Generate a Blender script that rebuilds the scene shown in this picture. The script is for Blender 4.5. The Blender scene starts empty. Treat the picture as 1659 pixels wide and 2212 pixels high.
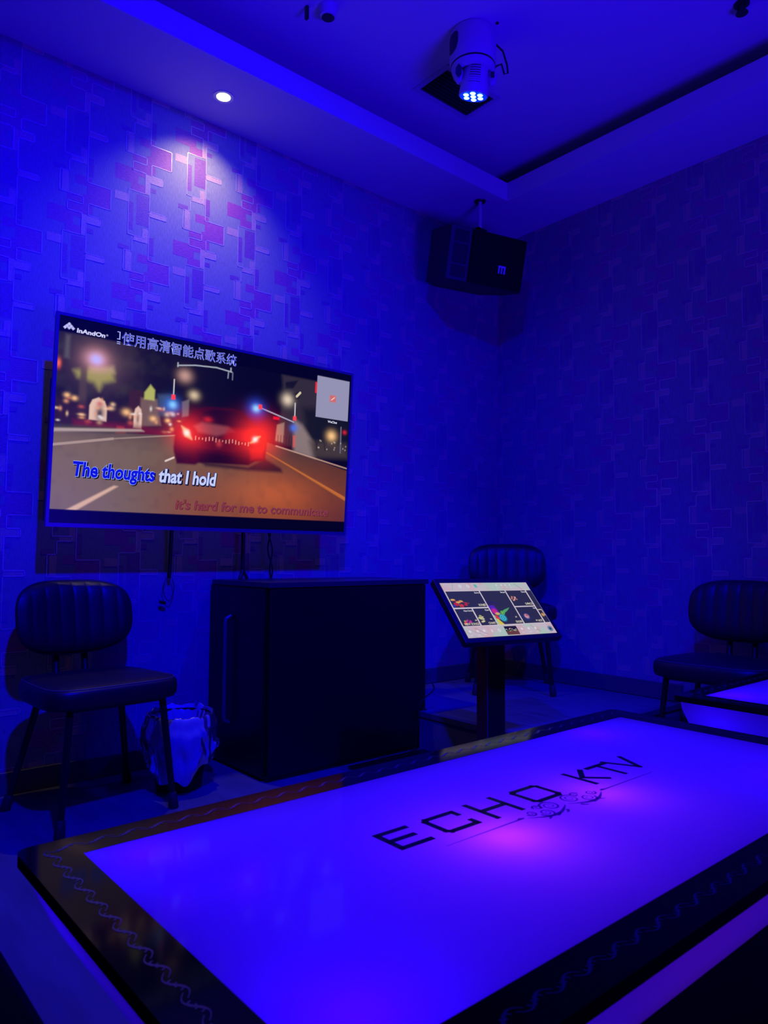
import bpy, bmesh, math, random
import numpy as np
from mathutils import Vector, Matrix, noise as mnoise
random.seed(7)
S = bpy.context.scene
COL = S.collection

# ------------------------------------------------------------------ camera
W_PX, H_PX, F_PX = 1659, 2212, 1571.35
YAW, PITCH, ROLL = 0.863057, 0.059747, 0.006509
CAM = Vector((3.02535, 0.0, 0.902))
fw = Vector((-math.sin(YAW)*math.cos(PITCH), math.cos(YAW)*math.cos(PITCH), math.sin(PITCH)))
rt = fw.cross(Vector((0, 0, 1))).normalized()
up = rt.cross(fw)
r2 = rt*math.cos(ROLL) + up*math.sin(ROLL)
u2 = up*math.cos(ROLL) - rt*math.sin(ROLL)
cd = bpy.data.cameras.new('camera')
cam = bpy.data.objects.new('camera', cd)
COL.objects.link(cam)
M = Matrix((r2, u2, -fw)).transposed().to_4x4()
M.translation = CAM
cam.matrix_world = M
cd.sensor_fit = 'VERTICAL'
cd.sensor_height = 36.0
cd.lens = F_PX/H_PX*36.0
cd.clip_start = 0.02
cd.dof.use_dof = True
cd.dof.focus_distance = 3.6
cd.dof.aperture_fstop = 9.0
S.camera = cam

# ------------------------------------------------------------------ world, view, lights
wd = bpy.data.worlds.new('world')
S.world = wd
wd.use_nodes = True
wd.node_tree.nodes['Background'].inputs[0].default_value = (0, 0, 0, 1)
S.view_settings.view_transform = 'Standard'
S.view_settings.look = 'None'
S.view_settings.exposure = 0.0
S.view_settings.gamma = 1.0
S.view_settings.use_curve_mapping = False
try:
    S.cycles.use_denoising = True
    S.cycles.max_bounces = 8
    S.cycles.sample_clamp_indirect = 4.0
    S.cycles.caustics_reflective = False
    S.cycles.caustics_refractive = False
except Exception:
    pass

def light(name, kind, loc, power, color, target=None, radius=0.05, angle=None, blend=0.5, size=None):
    d = bpy.data.lights.new(name, kind)
    d.energy = power
    d.color = color
    o = bpy.data.objects.new(name, d)
    COL.objects.link(o)
    o.location = loc
    if kind == 'AREA':
        d.shape = 'RECTANGLE'
        d.size, d.size_y = size
    else:
        d.shadow_soft_size = radius
    if kind == 'SPOT':
        d.spot_size = math.radians(angle)
        d.spot_blend = blend
    if target is not None:
        o.rotation_euler = (Vector(target)-Vector(loc)).to_track_quat('-Z', 'Y').to_euler()
    return o

BLUE = (0.0, 0.0, 1.0)
VIOLET = (0.017, 0.0, 1.0)
# moving-head wash lamp over the near table, throws the hard shadows
light('wash_key', 'SPOT', (2.45, 0.50, 3.02), 730, BLUE, (0.0, 1.60, 0.32), 0.045, 104, 1.0)
# its twin at the far side of the tray
light('wash_far', 'SPOT', (2.55, 2.30, 3.02), 560, BLUE, (0.62, 2.62, 0.1), 0.045, 54, 1.0)
# added soft fill without a fixture, low on the sofa side: lifts ceiling and soffit
light('fill_low', 'AREA', (3.9, 1.6, 0.55), 54, VIOLET, (1.6, 1.6, 3.1), size=(1.2, 0.8)).data.spread = math.radians(96)
# beam that grazes the left soffit fascia
light('wash_fascia', 'SPOT', (2.6, 0.6, 2.60), 18, BLUE, (0.43, 1.7, 3.03), 0.05, 44, 1.0)
# recessed warm downlight
light('downlight_beam', 'SPOT', (0.215, 1.459, 2.895), 17, (1.0, 0.76, 0.38), (-0.22, 1.42, 1.2), 0.025, 110, 1.0)
# visible moving head
light('head_beam', 'SPOT', (1.0, 2.21, 2.83), 50, (0.0, 0.0, 1.0), (0.75, 1.7, 0.0), 0.04, 70, 0.8)

# ------------------------------------------------------------------ materials
def mat(name, color=(0.5, 0.5, 0.5), rough=0.6, metal=0.0, spec=0.5, coat=0.0, coat_rough=0.05,
        emit=None, emit_s=1.0, noise=None, bump=None, sheen=0.0):
    m = bpy.data.materials.new(name)
    m.use_nodes = True
    nt = m.node_tree
    b = nt.nodes['Principled BSDF']
    b.inputs['Base Color'].default_value = (*color, 1)
    b.inputs['Roughness'].default_value = rough
    b.inputs['Metallic'].default_value = metal
    b.inputs['Specular IOR Level'].default_value = spec
    b.inputs['Coat Weight'].default_value = coat
    b.inputs['Coat Roughness'].default_value = coat_rough
    b.inputs['Sheen Weight'].default_value = sheen
    if emit:
        b.inputs['Emission Color'].default_value = (*emit, 1)
        b.inputs['Emission Strength'].default_value = emit_s
    if noise:   # (scale vector, amount)
        tc = nt.nodes.new('ShaderNodeTexCoord')
        mp = nt.nodes.new('ShaderNodeMapping')
        mp.inputs['Scale'].default_value = noise[0]
        nz = nt.nodes.new('ShaderNodeTexNoise')
        nz.inputs['Scale'].default_value = 1.0
        nz.inputs['Detail'].default_value = 4
        cr = nt.nodes.new('ShaderNodeMapRange')
        cr.inputs[1].default_value = 0.3
        cr.inputs[2].default_value = 0.7
        cr.inputs[3].default_value = 1-noise[1]
        cr.inputs[4].default_value = 1+noise[1]
        mx = nt.nodes.new('ShaderNodeMix')
        mx.data_type = 'RGBA'
        mx.blend_type = 'MULTIPLY'
        mx.inputs[0].default_value = 1.0
        mx.inputs[6].default_value = (*color, 1)
        nt.links.new(tc.outputs['Object'], mp.inputs[0])
        nt.links.new(mp.outputs[0], nz.inputs[0])
        nt.links.new(nz.outputs[0], cr.inputs[0])
        nt.links.new(cr.outputs[0], mx.inputs[7])
        nt.links.new(mx.outputs[2], b.inputs['Base Color'])
    if bump:    # (scale vector, strength, distance)
        tc = nt.nodes.new('ShaderNodeTexCoord')
        mp = nt.nodes.new('ShaderNodeMapping')
        mp.inputs['Scale'].default_value = bump[0]
        nz = nt.nodes.new('ShaderNodeTexNoise')
        nz.inputs['Scale'].default_value = 1.0
        nz.inputs['Detail'].default_value = 3
        bp = nt.nodes.new('ShaderNodeBump')
        bp.inputs['Strength'].default_value = bump[1]
        bp.inputs['Distance'].default_value = bump[2]
        nt.links.new(tc.outputs['Object'], mp.inputs[0])
        nt.links.new(mp.outputs[0], nz.inputs[0])
        nt.links.new(nz.outputs[0], bp.inputs['Height'])
        nt.links.new(bp.outputs[0], b.inputs['Normal'])
    return m

PAPER = mat('wallpaper_ground', (0.28, 0.28, 0.30), 0.55, spec=0.3, noise=((260, 260, 40), 0.16), bump=((320, 320, 60), 0.35, 0.002))
P_RED = mat('wallpaper_red', (0.38, 0.095, 0.295), 0.5, spec=0.35, noise=((60, 60, 420), 0.25), bump=((60, 60, 420), 0.5, 0.002))
P_TAN = mat('wallpaper_tan', (0.54, 0.36, 0.325), 0.45, spec=0.5, noise=((420, 420, 420), 0.3), bump=((420, 420, 420), 0.6, 0.002))
P_PLUM = mat('wallpaper_plum', (0.25, 0.10, 0.29), 0.5, spec=0.35, noise=((60, 60, 420), 0.25), bump=((60, 60, 420), 0.5, 0.002))
P_LINE = mat('wallpaper_line', (0.75, 0.60, 0.60), 0.35, metal=0.2, spec=0.8)
PAINT = mat('ceiling_paint', (0.62, 0.62, 0.62), 0.85, spec=0.2)
PAINT_UP = mat('ceiling_paint_upper', (0.60, 0.60, 0.60), 0.85, spec=0.2)
FLOOR = mat('floor_tile', (0.13, 0.13, 0.14), 0.42, spec=0.4, noise=((3, 14, 3), 0.22))
FLOOR2 = mat('platform_vinyl', (0.15, 0.15, 0.16), 0.38, spec=0.4, noise=((5, 40, 5), 0.25))
BASEB = mat('baseboard_grey', (0.10, 0.095, 0.10), 0.45)
NOSE = mat('nosing_alu', (0.22, 0.22, 0.24), 0.35, metal=0.6)
BLACK = mat('black_satin', (0.006, 0.006, 0.007), 0.35)
BLACKM = mat('black_matte', (0.008, 0.008, 0.009), 0.7, spec=0.3)
VINYL = mat('black_vinyl', (0.016, 0.015, 0.018), 0.44, spec=0.45, bump=((180, 180, 180), 0.15, 0.001))
THREAD = mat('stitch_thread', (0.09, 0.09, 0.10), 0.5)
STEELB = mat('black_steel', (0.006, 0.006, 0.007), 0.4, spec=0.5)
RUBBER = mat('rubber', (0.012, 0.012, 0.013), 0.7)
CABW = mat('cabinet_black', (0.006, 0.006, 0.008), 0.32, spec=0.3)
CABTOP = mat('cabinet_top', (0.035, 0.035, 0.04), 0.3, spec=0.5)
HANDLE = mat('brushed_handle', (0.16, 0.16, 0.17), 0.35, metal=0.4)
GLOSSB = mat('table_black_glass', (0.005, 0.005, 0.007), 0.08, spec=0.07)
SCROLL = mat('table_scroll_print', (0.05, 0.035, 0.10), 0.25)
INK = mat('table_letter_print', (0.004, 0.004, 0.008), 0.25)
INK2 = mat('table_ornament_print', (0.05, 0.04, 0.14), 0.25)
TVFR = mat('tv_frame_alu', (0.22, 0.22, 0.24), 0.32, metal=0.5)
TVBK = mat('tv_black', (0.008, 0.008, 0.009), 0.5)
WHITEP = mat('white_plastic', (0.55, 0.55, 0.56), 0.4)
DARKP = mat('dark_plastic', (0.012, 0.012, 0.014), 0.4)
SPKB = mat('speaker_box', (0.010, 0.010, 0.011), 0.55)
SPKG = mat('speaker_grille', (0.004, 0.004, 0.005), 0.85, spec=0.2)
SPKV = mat('speaker_port_trim', (0.07, 0.05, 0.07), 0.35)
BADGE = mat('badge_silver', (0.75, 0.75, 0.78), 0.3, metal=0.2)
PILLAR = mat('pillar_brown', (0.10, 0.022, 0.012), 0.3, spec=0.5)
WOODR = mat('sofa_leather', (0.003, 0.003, 0.004), 0.8, spec=0.05)
VENTM = mat('vent_dark', (0.03, 0.03, 0.035), 0.6)
VENTF = mat('vent_frame', (0.5, 0.5, 0.5), 0.6)
def emis(name, c, s=1.0):
    m = bpy.data.materials.new(name)
    m.use_nodes = True
    nt = m.node_tree
    nt.nodes.clear()
    e = nt.nodes.new('ShaderNodeEmission')
    e.inputs[0].default_value = (*c, 1)
    e.inputs[1].default_value = s
    o = nt.nodes.new('ShaderNodeOutputMaterial')
    nt.links.new(e.outputs[0], o.inputs[0])
    return m
PEDM = mat('pedestal_grey', (0.05, 0.05, 0.06), 0.5)
LAMPW = emis('downlight_lens', (1.0, 0.93, 0.72), 9.0)
LEDB = emis('led_chip', (0.25, 0.7, 1.0), 5.0)

def translucent(name, c, gloss=0.12, rough=0.05, w=0.7):
    m = bpy.data.materials.new(name)
    m.use_nodes = True
    nt = m.node_tree
    nt.nodes.clear()
    t = nt.nodes.new('ShaderNodeBsdfTranslucent')
    t.inputs[0].default_value = (*c, 1)
    d = nt.nodes.new('ShaderNodeBsdfDiffuse')
    d.inputs[0].default_value = (*c, 1)
    mx = nt.nodes.new('ShaderNodeMixShader')
    mx.inputs[0].default_value = 1-w
    g = nt.nodes.new('ShaderNodeBsdfGlossy')
    g.inputs['Roughness'].default_value = rough
    fr = nt.nodes.new('ShaderNodeFresnel')
    fr.inputs[0].default_value = 1.45
    m2 = nt.nodes.new('ShaderNodeMixShader')
    mu = nt.nodes.new('ShaderNodeMath')
    mu.operation = 'MULTIPLY'
    mu.inputs[1].default_value = gloss
    o = nt.nodes.new('ShaderNodeOutputMaterial')
    nt.links.new(t.outputs[0], mx.inputs[1])
    nt.links.new(d.outputs[0], mx.inputs[2])
    nt.links.new(mx.outputs[0], m2.inputs[1])
    nt.links.new(g.outputs[0], m2.inputs[2])
    nt.links.new(fr.outputs[0], mu.inputs[0])
    nt.links.new(mu.outputs[0], m2.inputs[0])
    nt.links.new(m2.outputs[0], o.inputs[0])
    return m
ACRYL = translucent('acrylic_panel', (0.75, 0.75, 0.75), 0.13, 0.06, 0.85)
SKIRT = translucent('acrylic_skirt', (0.75, 0.75, 0.75), 0.6, 0.2, 0.85)
BAG = translucent('bin_liner', (0.62, 0.64, 0.66), 0.9, 0.22, 0.35)
ORN = translucent('ornament_print', (0.16, 0.16, 0.30), 0.1, 0.1, 0.7)
BOXW = mat('lightbox_white', (0.75, 0.75, 0.75), 0.9)

# ------------------------------------------------------------------ mesh helpers
class MB:
    def __init__(s):
        s.v, s.f, s.m = [], [], []
    def quad(s, a, b, c, d, mi=0):
        n = len(s.v)
        s.v += [tuple(a), tuple(b), tuple(c), tuple(d)]
        s.f.append((n, n+1, n+2, n+3)); s.m.append(mi)
    def poly(s, pts, mi=0):
        n = len(s.v)
        s.v += [tuple(p) for p in pts]
        s.f.append(tuple(range(n, n+len(pts)))); s.m.append(mi)
    def box(s, lo, hi, mi=0, T=None):
        x0, y0, z0 = lo; x1, y1, z1 = hi
        P = [Vector(p) for p in ((x0, y0, z0), (x1, y0, z0), (x1, y1, z0), (x0, y1, z0), (x0, y0, z1), (x1, y0, z1), (x1, y1, z1), (x0, y1, z1))]
        if T is not None:
            P = [T @ p for p in P]
        n = len(s.v)
        s.v += [tuple(p) for p in P]
        for f in ((3, 2, 1, 0), (4, 5, 6, 7), (0, 1, 5, 4), (1, 2, 6, 5), (2, 3, 7, 6), (3, 0, 4, 7)):
            s.f.append(tuple(n+i for i in f)); s.m.append(mi)
    def prism(s, pts, z0, z1, mi=0, T=None, top=None):
        """pts counter-clockwise xy outline; top: outline at z1"""
        top = top or pts
        n = len(s.v); k = len(pts)
        A = [Vector((x, y, z0)) for x, y in pts] + [Vector((x, y, z1)) for x, y in top]
        if T is not None:
            A = [T @ p for p in A]
        s.v += [tuple(p) for p in A]
        s.f.append(tuple(n+i for i in range(k))[::-1]); s.m.append(mi)
        s.f.append(tuple(n+k+i for i in range(k))); s.m.append(mi)
        for i in range(k):
            j = (i+1) % k
            s.f.append((n+i, n+j, n+k+j, n+k+i)); s.m.append(mi)
    def tube(s, path, r, seg=10, mi=0, caps=True):
        path = [Vector(p) for p in path]
        rs = r if isinstance(r, (list, tuple)) else [r]*len(path)
        prev = None; rings = []
        for i, p in enumerate(path):
            t = (path[min(i+1, len(path)-1)] - path[max(i-1, 0)]).normalized()
            a = prev if prev is not None else (Vector((0, 0, 1)) if abs(t.z) < 0.9 else Vector((1, 0, 0)))
            x = (a - t*a.dot(t))
            x = x.normalized() if x.length > 1e-6 else t.orthogonal().normalized()
            y = t.cross(x); prev = x
            n = len(s.v)
            s.v += [tuple(p + (x*math.cos(q) + y*math.sin(q))*rs[i]) for q in [2*math.pi*k/seg for k in range(seg)]]
            rings.append(n)
        for a, b in zip(rings, rings[1:]):
            for k in range(seg):
                j = (k+1) % seg
                s.f.append((a+k, a+j, b+j, b+k)); s.m.append(mi)
        if caps:
            s.f.append(tuple(rings[0]+k for k in range(seg))[::-1]); s.m.append(mi)
            s.f.append(tuple(rings[-1]+k for k in range(seg))); s.m.append(mi)
    def lathe(s, prof, seg=32, mi=0, T=None, cap0=True, cap1=True):
        rings = []
        for r, z in prof:
            n = len(s.v)
            P = [Vector((r*math.cos(2*math.pi*k/seg), r*math.sin(2*math.pi*k/seg), z)) for k in range(seg)]
            if T is not None:
                P = [T @ p for p in P]
            s.v += [tuple(p) for p in P]
            rings.append(n)
        for a, b in zip(rings, rings[1:]):
            for k in range(seg):
                j = (k+1) % seg
                s.f.append((a+k, a+j, b+j, b+k)); s.m.append(mi)
        if cap0:
            s.f.append(tuple(rings[0]+k for k in range(seg))[::-1]); s.m.append(mi)
        if cap1:
            s.f.append(tuple(rings[-1]+k for k in range(seg))); s.m.append(mi)
    def build(s, name, mats, parent=None, smooth=False, bevel=0.0, loc=None, fix=True):
        me = bpy.data.meshes.new(name)
        me.from_pydata(s.v, [], s.f)
        mats = mats if isinstance(mats, (list, tuple)) else [mats]
        for m in mats:
            me.materials.append(m)
        me.polygons.foreach_set('material_index', s.m)
        if fix:
            bm = bmesh.new(); bm.from_mesh(me)
            bmesh.ops.remove_doubles(bm, verts=bm.verts, dist=1e-6)
            bmesh.ops.recalc_face_normals(bm, faces=bm.faces)
            bm.to_mesh(me); bm.free()
        if smooth:
            me.polygons.foreach_set('use_smooth', [True]*len(me.polygons))
            if smooth != 'all':
                me.set_sharp_from_angle(angle=math.radians(40))
        o = bpy.data.objects.new(name, me)
        COL.objects.link(o)
        if parent is not None:
            o.parent = parent
        if loc is not None:
            o.location = loc
        if bevel:
            b = o.modifiers.new('bevel', 'BEVEL')
            b.width = bevel; b.segments = 3; b.limit_method = 'ANGLE'
        return o

def tag(o, label, cat, group=None):
    o['label'] = label; o['category'] = cat
    if group: o['group'] = group
    return o
def empty(name, loc, rz=0.0):
    o = bpy.data.objects.new(name, None)
    COL.objects.link(o)
    o.location = loc; o.rotation_euler = (0, 0, rz)
    return o
def struct(o):
    o['kind'] = 'structure'
    return o
def copy_tree(o, parent=None):
    c = o.copy(); COL.objects.link(c)
    if parent is not None:
        c.parent = parent
    for ch in list(o.children):
        copy_tree(ch, c)
    return c
def rrect(x0, y0, x1, y1, r, n=6):
    pts = []
    for cx, cy, a0 in ((x1-r, y0+r, -90), (x1-r, y1-r, 0), (x0+r, y1-r, 90), (x0+r, y0+r, 180)):
        for k in range(n+1):
            a = math.radians(a0+90*k/n)
            pts.append((cx+r*math.cos(a), cy+r*math.sin(a)))
    return pts
def text_mesh(body, size, mats, name, parent, M4, bold=0.0, shear=0.0, align='LEFT', extrude=0.0, sx=1.0, spacing=1.0):
    cu = bpy.data.curves.new(name, 'FONT')
    cu.body = body; cu.size = size; cu.offset = bold; cu.shear = shear
    cu.align_x = align; cu.extrude = extrude; cu.space_character = spacing
    cu.resolution_u = 3
    to = bpy.data.objects.new(name, cu)
    COL.objects.link(to)
    bpy.context.view_layer.update()
    me = bpy.data.meshes.new_from_object(to)
    bpy.data.objects.remove(to); 
    me.name = name
    T = M4 @ Matrix.Diagonal((sx, 1, 1, 1))
    me.transform(T)
    me.materials.clear()
    me.materials.append(mats)
    o = bpy.data.objects.new(name, me)
    COL.objects.link(o)
    o.parent = parent
    return o

# ------------------------------------------------------------------ room
L_Y, R_X, N_Y = 3.548, 4.4, -1.3
Z_S, Z_L, Z_C = 2.910, 3.016, 3.130
SX, SY = 0.427, 3.128
PL_Z, PL_Y, PL_X = 0.177, 2.376, 1.196

# wallpaper motif, relative to its anchor (metres in the 0.24 x 0.473 repeat)
MOTIF = [  # s0, z0, s1, z1, material index
    (-0.084, 0.092, -0.001, 0.269, 0), (-0.068, -0.075, -0.001, 0.072, 0),
    (-0.138, 0.299, -0.047, 0.360, 1), (-0.070, 0.335, 0.004, 0.389, 1), (-0.071, 0.393, -0.014, 0.422, 1),
    (-0.014, 0.359, 0.022, 0.430, 1), (0.0, 0.398, 0.086, 0.479, 1), (-0.044, 0.463, 0.016, 0.497, 1),
    (-0.075, 0.271, -0.016, 0.304, 1), (-0.052, 0.140, -0.002, 0.262, 3), (-0.083, 0.112, -0.064, 0.222, 3),
    (-0.003, 0.030, 0.021, 0.101, 3), (-0.120, 0.026, -0.077, 0.044, 3), (0.000, 0.286, 0.026, 0.303, 3),
    (-0.138, 0.218, -0.084, 0.250, 2), (0.0, 0.186, 0.070, 0.206, 2), (-0.017, 0.323, 0.052, 0.352, 2),
    (-0.017, 0.271, 0.000, 0.352, 2), (-0.026, 0.072, -0.003, 0.130, 2), (-0.060, 0.074, -0.014, 0.092, 2),
    (-0.091, -0.052, -0.067, 0.026, 2),
]
LINES = [  # outline runs
    [(0.0, 0.479), (0.088, 0.479), (0.088, 0.398), (0.006, 0.398), (0.006, 0.352), (0.052, 0.352), (0.052, 0.323), (0.0, 0.323), (0.0, 0.206), (0.070, 0.206), (0.070, 0.186), (0.0, 0.186), (0.0, 0.006)],
    [(-0.017, 0.352), (-0.017, 0.271), (-0.084, 0.271), (-0.084, 0.092), (-0.015, 0.092), (-0.015, 0.074), (-0.067, 0.074), (-0.067, 0.026), (-0.099, 0.026), (-0.099, -0.054), (-0.014, -0.054), (-0.014, -0.084), (-0.070, -0.084), (-0.070, -0.118), (-0.017, -0.118)],
]
MOTIF = [(a*1.1, b*1.1, c*1.1, d*1.1, m) for a, b, c, d, m in MOTIF]
LINES = [[(a*1.1, b*1.1) for a, b in run] for run in LINES]
def paper_wall(name, mp, s0, s1, z0, z1, anchor_s, anchor_z, pitch=0.2645, per=0.5200):
    """mp(s, z, off) -> point on the wall, off metres proud of it"""
    mb = MB()
    mb.quad(mp(s0, z0, 0), mp(s1, z0, 0), mp(s1, z1, 0), mp(s0, z1, 0), 0)
    def rect(a, b, c, d, mi, off):
        a, c = max(a, s0), min(c, s1); b, d = max(b, z0), min(d, z1)
        if c-a > 0.001 and d-b > 0.001:
            mb.quad(mp(a, b, off), mp(c, b, off), mp(c, d, off), mp(a, d, off), mi)
    k0 = int(math.floor((s0-anchor_s)/pitch))-1; k1 = int(math.ceil((s1-anchor_s)/pitch))+1
    for k in range(k0, k1+1):
        cs = anchor_s + k*pitch
        base = anchor_z + (0.5*per if k % 2 else 0.0)
        j0 = int(math.floor((z0-base)/per))-1; j1 = int(math.ceil((z1-base)/per))+1
        for j in range(j0, j1+1):
            cz = base + j*per
            for i, (a, b, c, d, mi) in enumerate(MOTIF):
                rect(cs+a, cz+b, cs+c, cz+d, mi, 0.0002+0.00003*i)
            for run in LINES:
                for (a, b), (c, d) in zip(run, run[1:]):
                    w = 0.0013
                    rect(cs+min(a, c)-w, cz+min(b, d)-w, cs+max(a, c)+w, cz+max(b, d)+w, 4, 0.0012)
    return struct(mb.build(name, [PAPER, P_RED, P_TAN, P_PLUM, P_LINE], fix=False))
paper_wall('wall_left', lambda s, z, o: (o, s, z), N_Y, L_Y, 0, Z_C+0.05, 1.2265+0.0, 2.1694)
paper_wall('wall_back', lambda s, z, o: (s, L_Y-o, z), 0, R_X, 0, Z_C+0.05, 0.5625, 1.391)
mb = MB(); mb.quad((R_X, N_Y, 0), (R_X, L_Y, 0), (R_X, L_Y, 3.18), (R_X, N_Y, 3.18)); struct(mb.build('wall_right', PAPER, fix=False))
mb = MB(); mb.quad((0, N_Y, 0), (R_X, N_Y, 0), (R_X, N_Y, 3.18), (0, N_Y, 3.18)); struct(mb.build('wall_front', PAPER, fix=False))
mb = MB(); mb.box((0, N_Y, -0.05), (R_X, L_Y, 0)); struct(mb.build('floor', FLOOR))
mb = MB(); mb.box((0, N_Y, Z_C), (R_X, L_Y, Z_C+0.05)); struct(mb.build('ceiling', PAINT_UP))
# dropped soffit ring with an upstand lip
mb = MB()
EX, NY2 = R_X-0.45, N_Y+0.45
for lo, hi in (((0, N_Y), (SX, L_Y)), ((SX, SY), (EX, L_Y)), ((EX, N_Y), (R_X, L_Y)), ((SX, N_Y), (EX, NY2))):
    mb.box((lo[0], lo[1], Z_S), (hi[0], hi[1], Z_S+0.02))
for lo, hi in (((SX-0.02, NY2), (SX, SY)), ((SX-0.02, SY), (EX, SY+0.02)), ((EX, NY2), (EX+0.02, SY+0.02)), ((SX-0.02, NY2-0.02), (EX+0.02, NY2))):
    mb.box((lo[0], lo[1], Z_S+0.02), (hi[0], hi[1], Z_L))
struct(mb.build('trim_1', PAINT, fix=False))
# raised corner platform
mb = MB(); mb.box((0, 2.440, 0.0), (PL_X, L_Y, PL_Z-0.002)); mb.box((0.512, PL_Y, 0.0), (PL_X, 2.440, PL_Z-0.002)); pf = struct(mb.build('floor.001', FLOOR2))
mb = MB()
mb.box((0.512, PL_Y-0.006, PL_Z-0.024), (PL_X+0.006, PL_Y+0.028, PL_Z)); mb.box((PL_X-0.028, PL_Y-0.006, PL_Z-0.024), (PL_X+0.006, L_Y, PL_Z))
mb.build('step_nosing', NOSE, pf, fix=False)
def baseboard(name, lo, hi):
    mb = MB(); mb.box(lo, hi); return struct(mb.build(name, BASEB, bevel=0.003))
baseboard('baseboard_left', (0, N_Y, 0), (0.014, 1.540, 0.085))
baseboard('baseboard_left.001', (0, 2.445, PL_Z), (0.014, L_Y, PL_Z+0.085))
baseboard('baseboard_back', (0.014, L_Y-0.014, PL_Z), (PL_X, L_Y, PL_Z+0.085))
baseboard('baseboard_back.001', (PL_X, L_Y-0.014, 0), (R_X, L_Y, 0.085))

# ------------------------------------------------------------------ ceiling fittings
dl = empty('downlight', (0.217, 1.459, Z_S))
tag(dl, 'small round recessed downlight glowing warm white in the lowered ceiling edge', 'ceiling light')
mb = MB(); mb.lathe([(0.030, -0.002), (0.046, -0.003), (0.046, 0.0), (0.030, 0.0)], 32, cap0=False, cap1=False); mb.build('bezel', WHITEP, dl, smooth=True)
mb = MB(); mb.lathe([(0.030, -0.0025), (0.024, -0.0045), (0.001, -0.006)], 32, cap0=False); mb.build('lens', LAMPW, dl, smooth=True)

vent = empty('ceiling_vent', (0.677, 2.455, Z_C))
tag(vent, 'dark slatted square air vent in the upper ceiling behind the stage lamp', 'vent')
mb = MB()
vx, vy = 0.092, 0.160
mb.box((-vx-0.025, -vy-0.025, -0.006), (-vx, vy+0.025, 0)); mb.box((vx, -vy-0.025, -0.006), (vx+0.025, vy+0.025, 0))
mb.box((-vx, -vy-0.025, -0.006), (vx, -vy, 0)); mb.box((-vx, vy, -0.006), (vx, vy+0.025, 0))
mb.build('frame', VENTF, vent, fix=False)
mb = MB(); mb.box((-vx, -vy, -0.002), (vx, vy, -0.0005)); mb.build('backing', BLACKM, vent)
mb = MB()
for i in range(9):
    x = -vx+0.012+i*0.0205
    T = Matrix.Translation((x, 0, -0.007)) @ Matrix.Rotation(math.radians(35), 4, 'Y')
    mb.box((-0.007, -vy, -0.0008), (0.007, vy, 0.0008), 0, T)
mb.build('slats', VENTM, vent, fix=False)

mh = empty('moving_head_lamp', (1.00, 2.215, Z_C))
tag(mh, 'white stage lamp with blue LED lenses hanging head down from the upper ceiling', 'stage light')
RZ = Matrix.Rotation(math.radians(40), 4, 'Z')
mb = MB()
mb.lathe([(0.060, 0.0), (0.092, -0.004), (0.098, -0.022), (0.099, -0.135), (0.096, -0.150)], 48)
mb.build('base_housing', WHITEP, mh, smooth=True)
mb = MB(); mb.lathe([(0.094, -0.157), (0.094, -0.148)], 48); mb.build('swivel_ring', DARKP, mh, smooth=True)
mb = MB(); mb.lathe([(0.052, -0.157), (0.060, -0.178), (0.072, -0.186), (0.086, -0.182), (0.093, -0.157)], 48, cap0=False, cap1=False); mb.lathe([(0.001, -0.159), (0.053, -0.159)], 48, cap0=False, cap1=False); mb.build('swivel_plate', WHITEP, mh, smooth=True)
mb = MB()
arc = []
for a_, z0_, z1_ in ((-128, -0.052, -0.100), (-122, -0.035, -0.112), (-112, -0.032, -0.118), (-100, -0.032, -0.118), (-92, -0.034, -0.108), (-86, -0.045, -0.085)):
    c_, s_ = math.cos(math.radians(a_)), math.sin(math.radians(a_))
    arc.append((Vector((c_*0.1002, s_*0.1002, z0_)), Vector((c_*0.1002, s_*0.1002, z1_))))
for (p0_, q0_), (p1_, q1_) in zip(arc, arc[1:]):
    mb.quad(q0_, q1_, p1_, p0_)
mb.build('side_window', DARKP, mh, smooth=True)
ax = Vector((-0.228, 0.072, -0.95)).normalized()        # direction the lamp head faces
side = Vector((0.65, 0.76, 0.0)); side = (side - ax*side.dot(ax)).normalized()
q = side.cross(ax).normalized()
HT = Matrix((side, q, -ax)).transposed().to_4x4()
HC = Vector((0.020, -0.005, -0.200))
HT.translation = HC
for sg in (-1, 1):
    mb = MB()
    A_ = side*sg*0.070
    mb.tube([Vector((A_.x, A_.y, -0.165)), HC + A_*1.02 + Vector((0, 0, -0.005)), HC + A_*0.98 + Vector((0, 0, -0.040))], [0.024, 0.023, 0.012], 14)
    arm = mb.build('yoke_arm', WHITEP, mh, smooth=True)
    mb = MB()
    Tk = Matrix.Translation(HC + A_*1.02 + Vector((0.022, -0.024, -0.008)).xyz) @ Vector((0.68, -0.74, -0.35)).to_track_quat('Z', 'Y').to_matrix().to_4x4()
    mb.prism([(-0.013, -0.008), (0.0, -0.024), (0.012, -0.010), (0.013, 0.012), (0.0, 0.026), (-0.012, 0.010)] if sg < 0 else [(-0.008, -0.010), (0.008, -0.010), (0.008, 0.010), (-0.008, 0.010)], -0.012, 0.003, 0, Tk)
    mb.build('pivot_cover', DARKP, arm)
mb = MB()
mb.lathe([(0.030, 0.040), (0.046, 0.034), (0.052, 0.020), (0.054, 0.0), (0.058, -0.03), (0.062, -0.070), (0.060, -0.082)], 40, T=HT)
head = mb.build('lamp_head', WHITEP, mh, smooth=True)
mb = MB()
dirv = HT.to_3x3().inverted() @ Vector((0.68, -0.74, 0))
a0_ = math.atan2(dirv.y, dirv.x)
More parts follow.
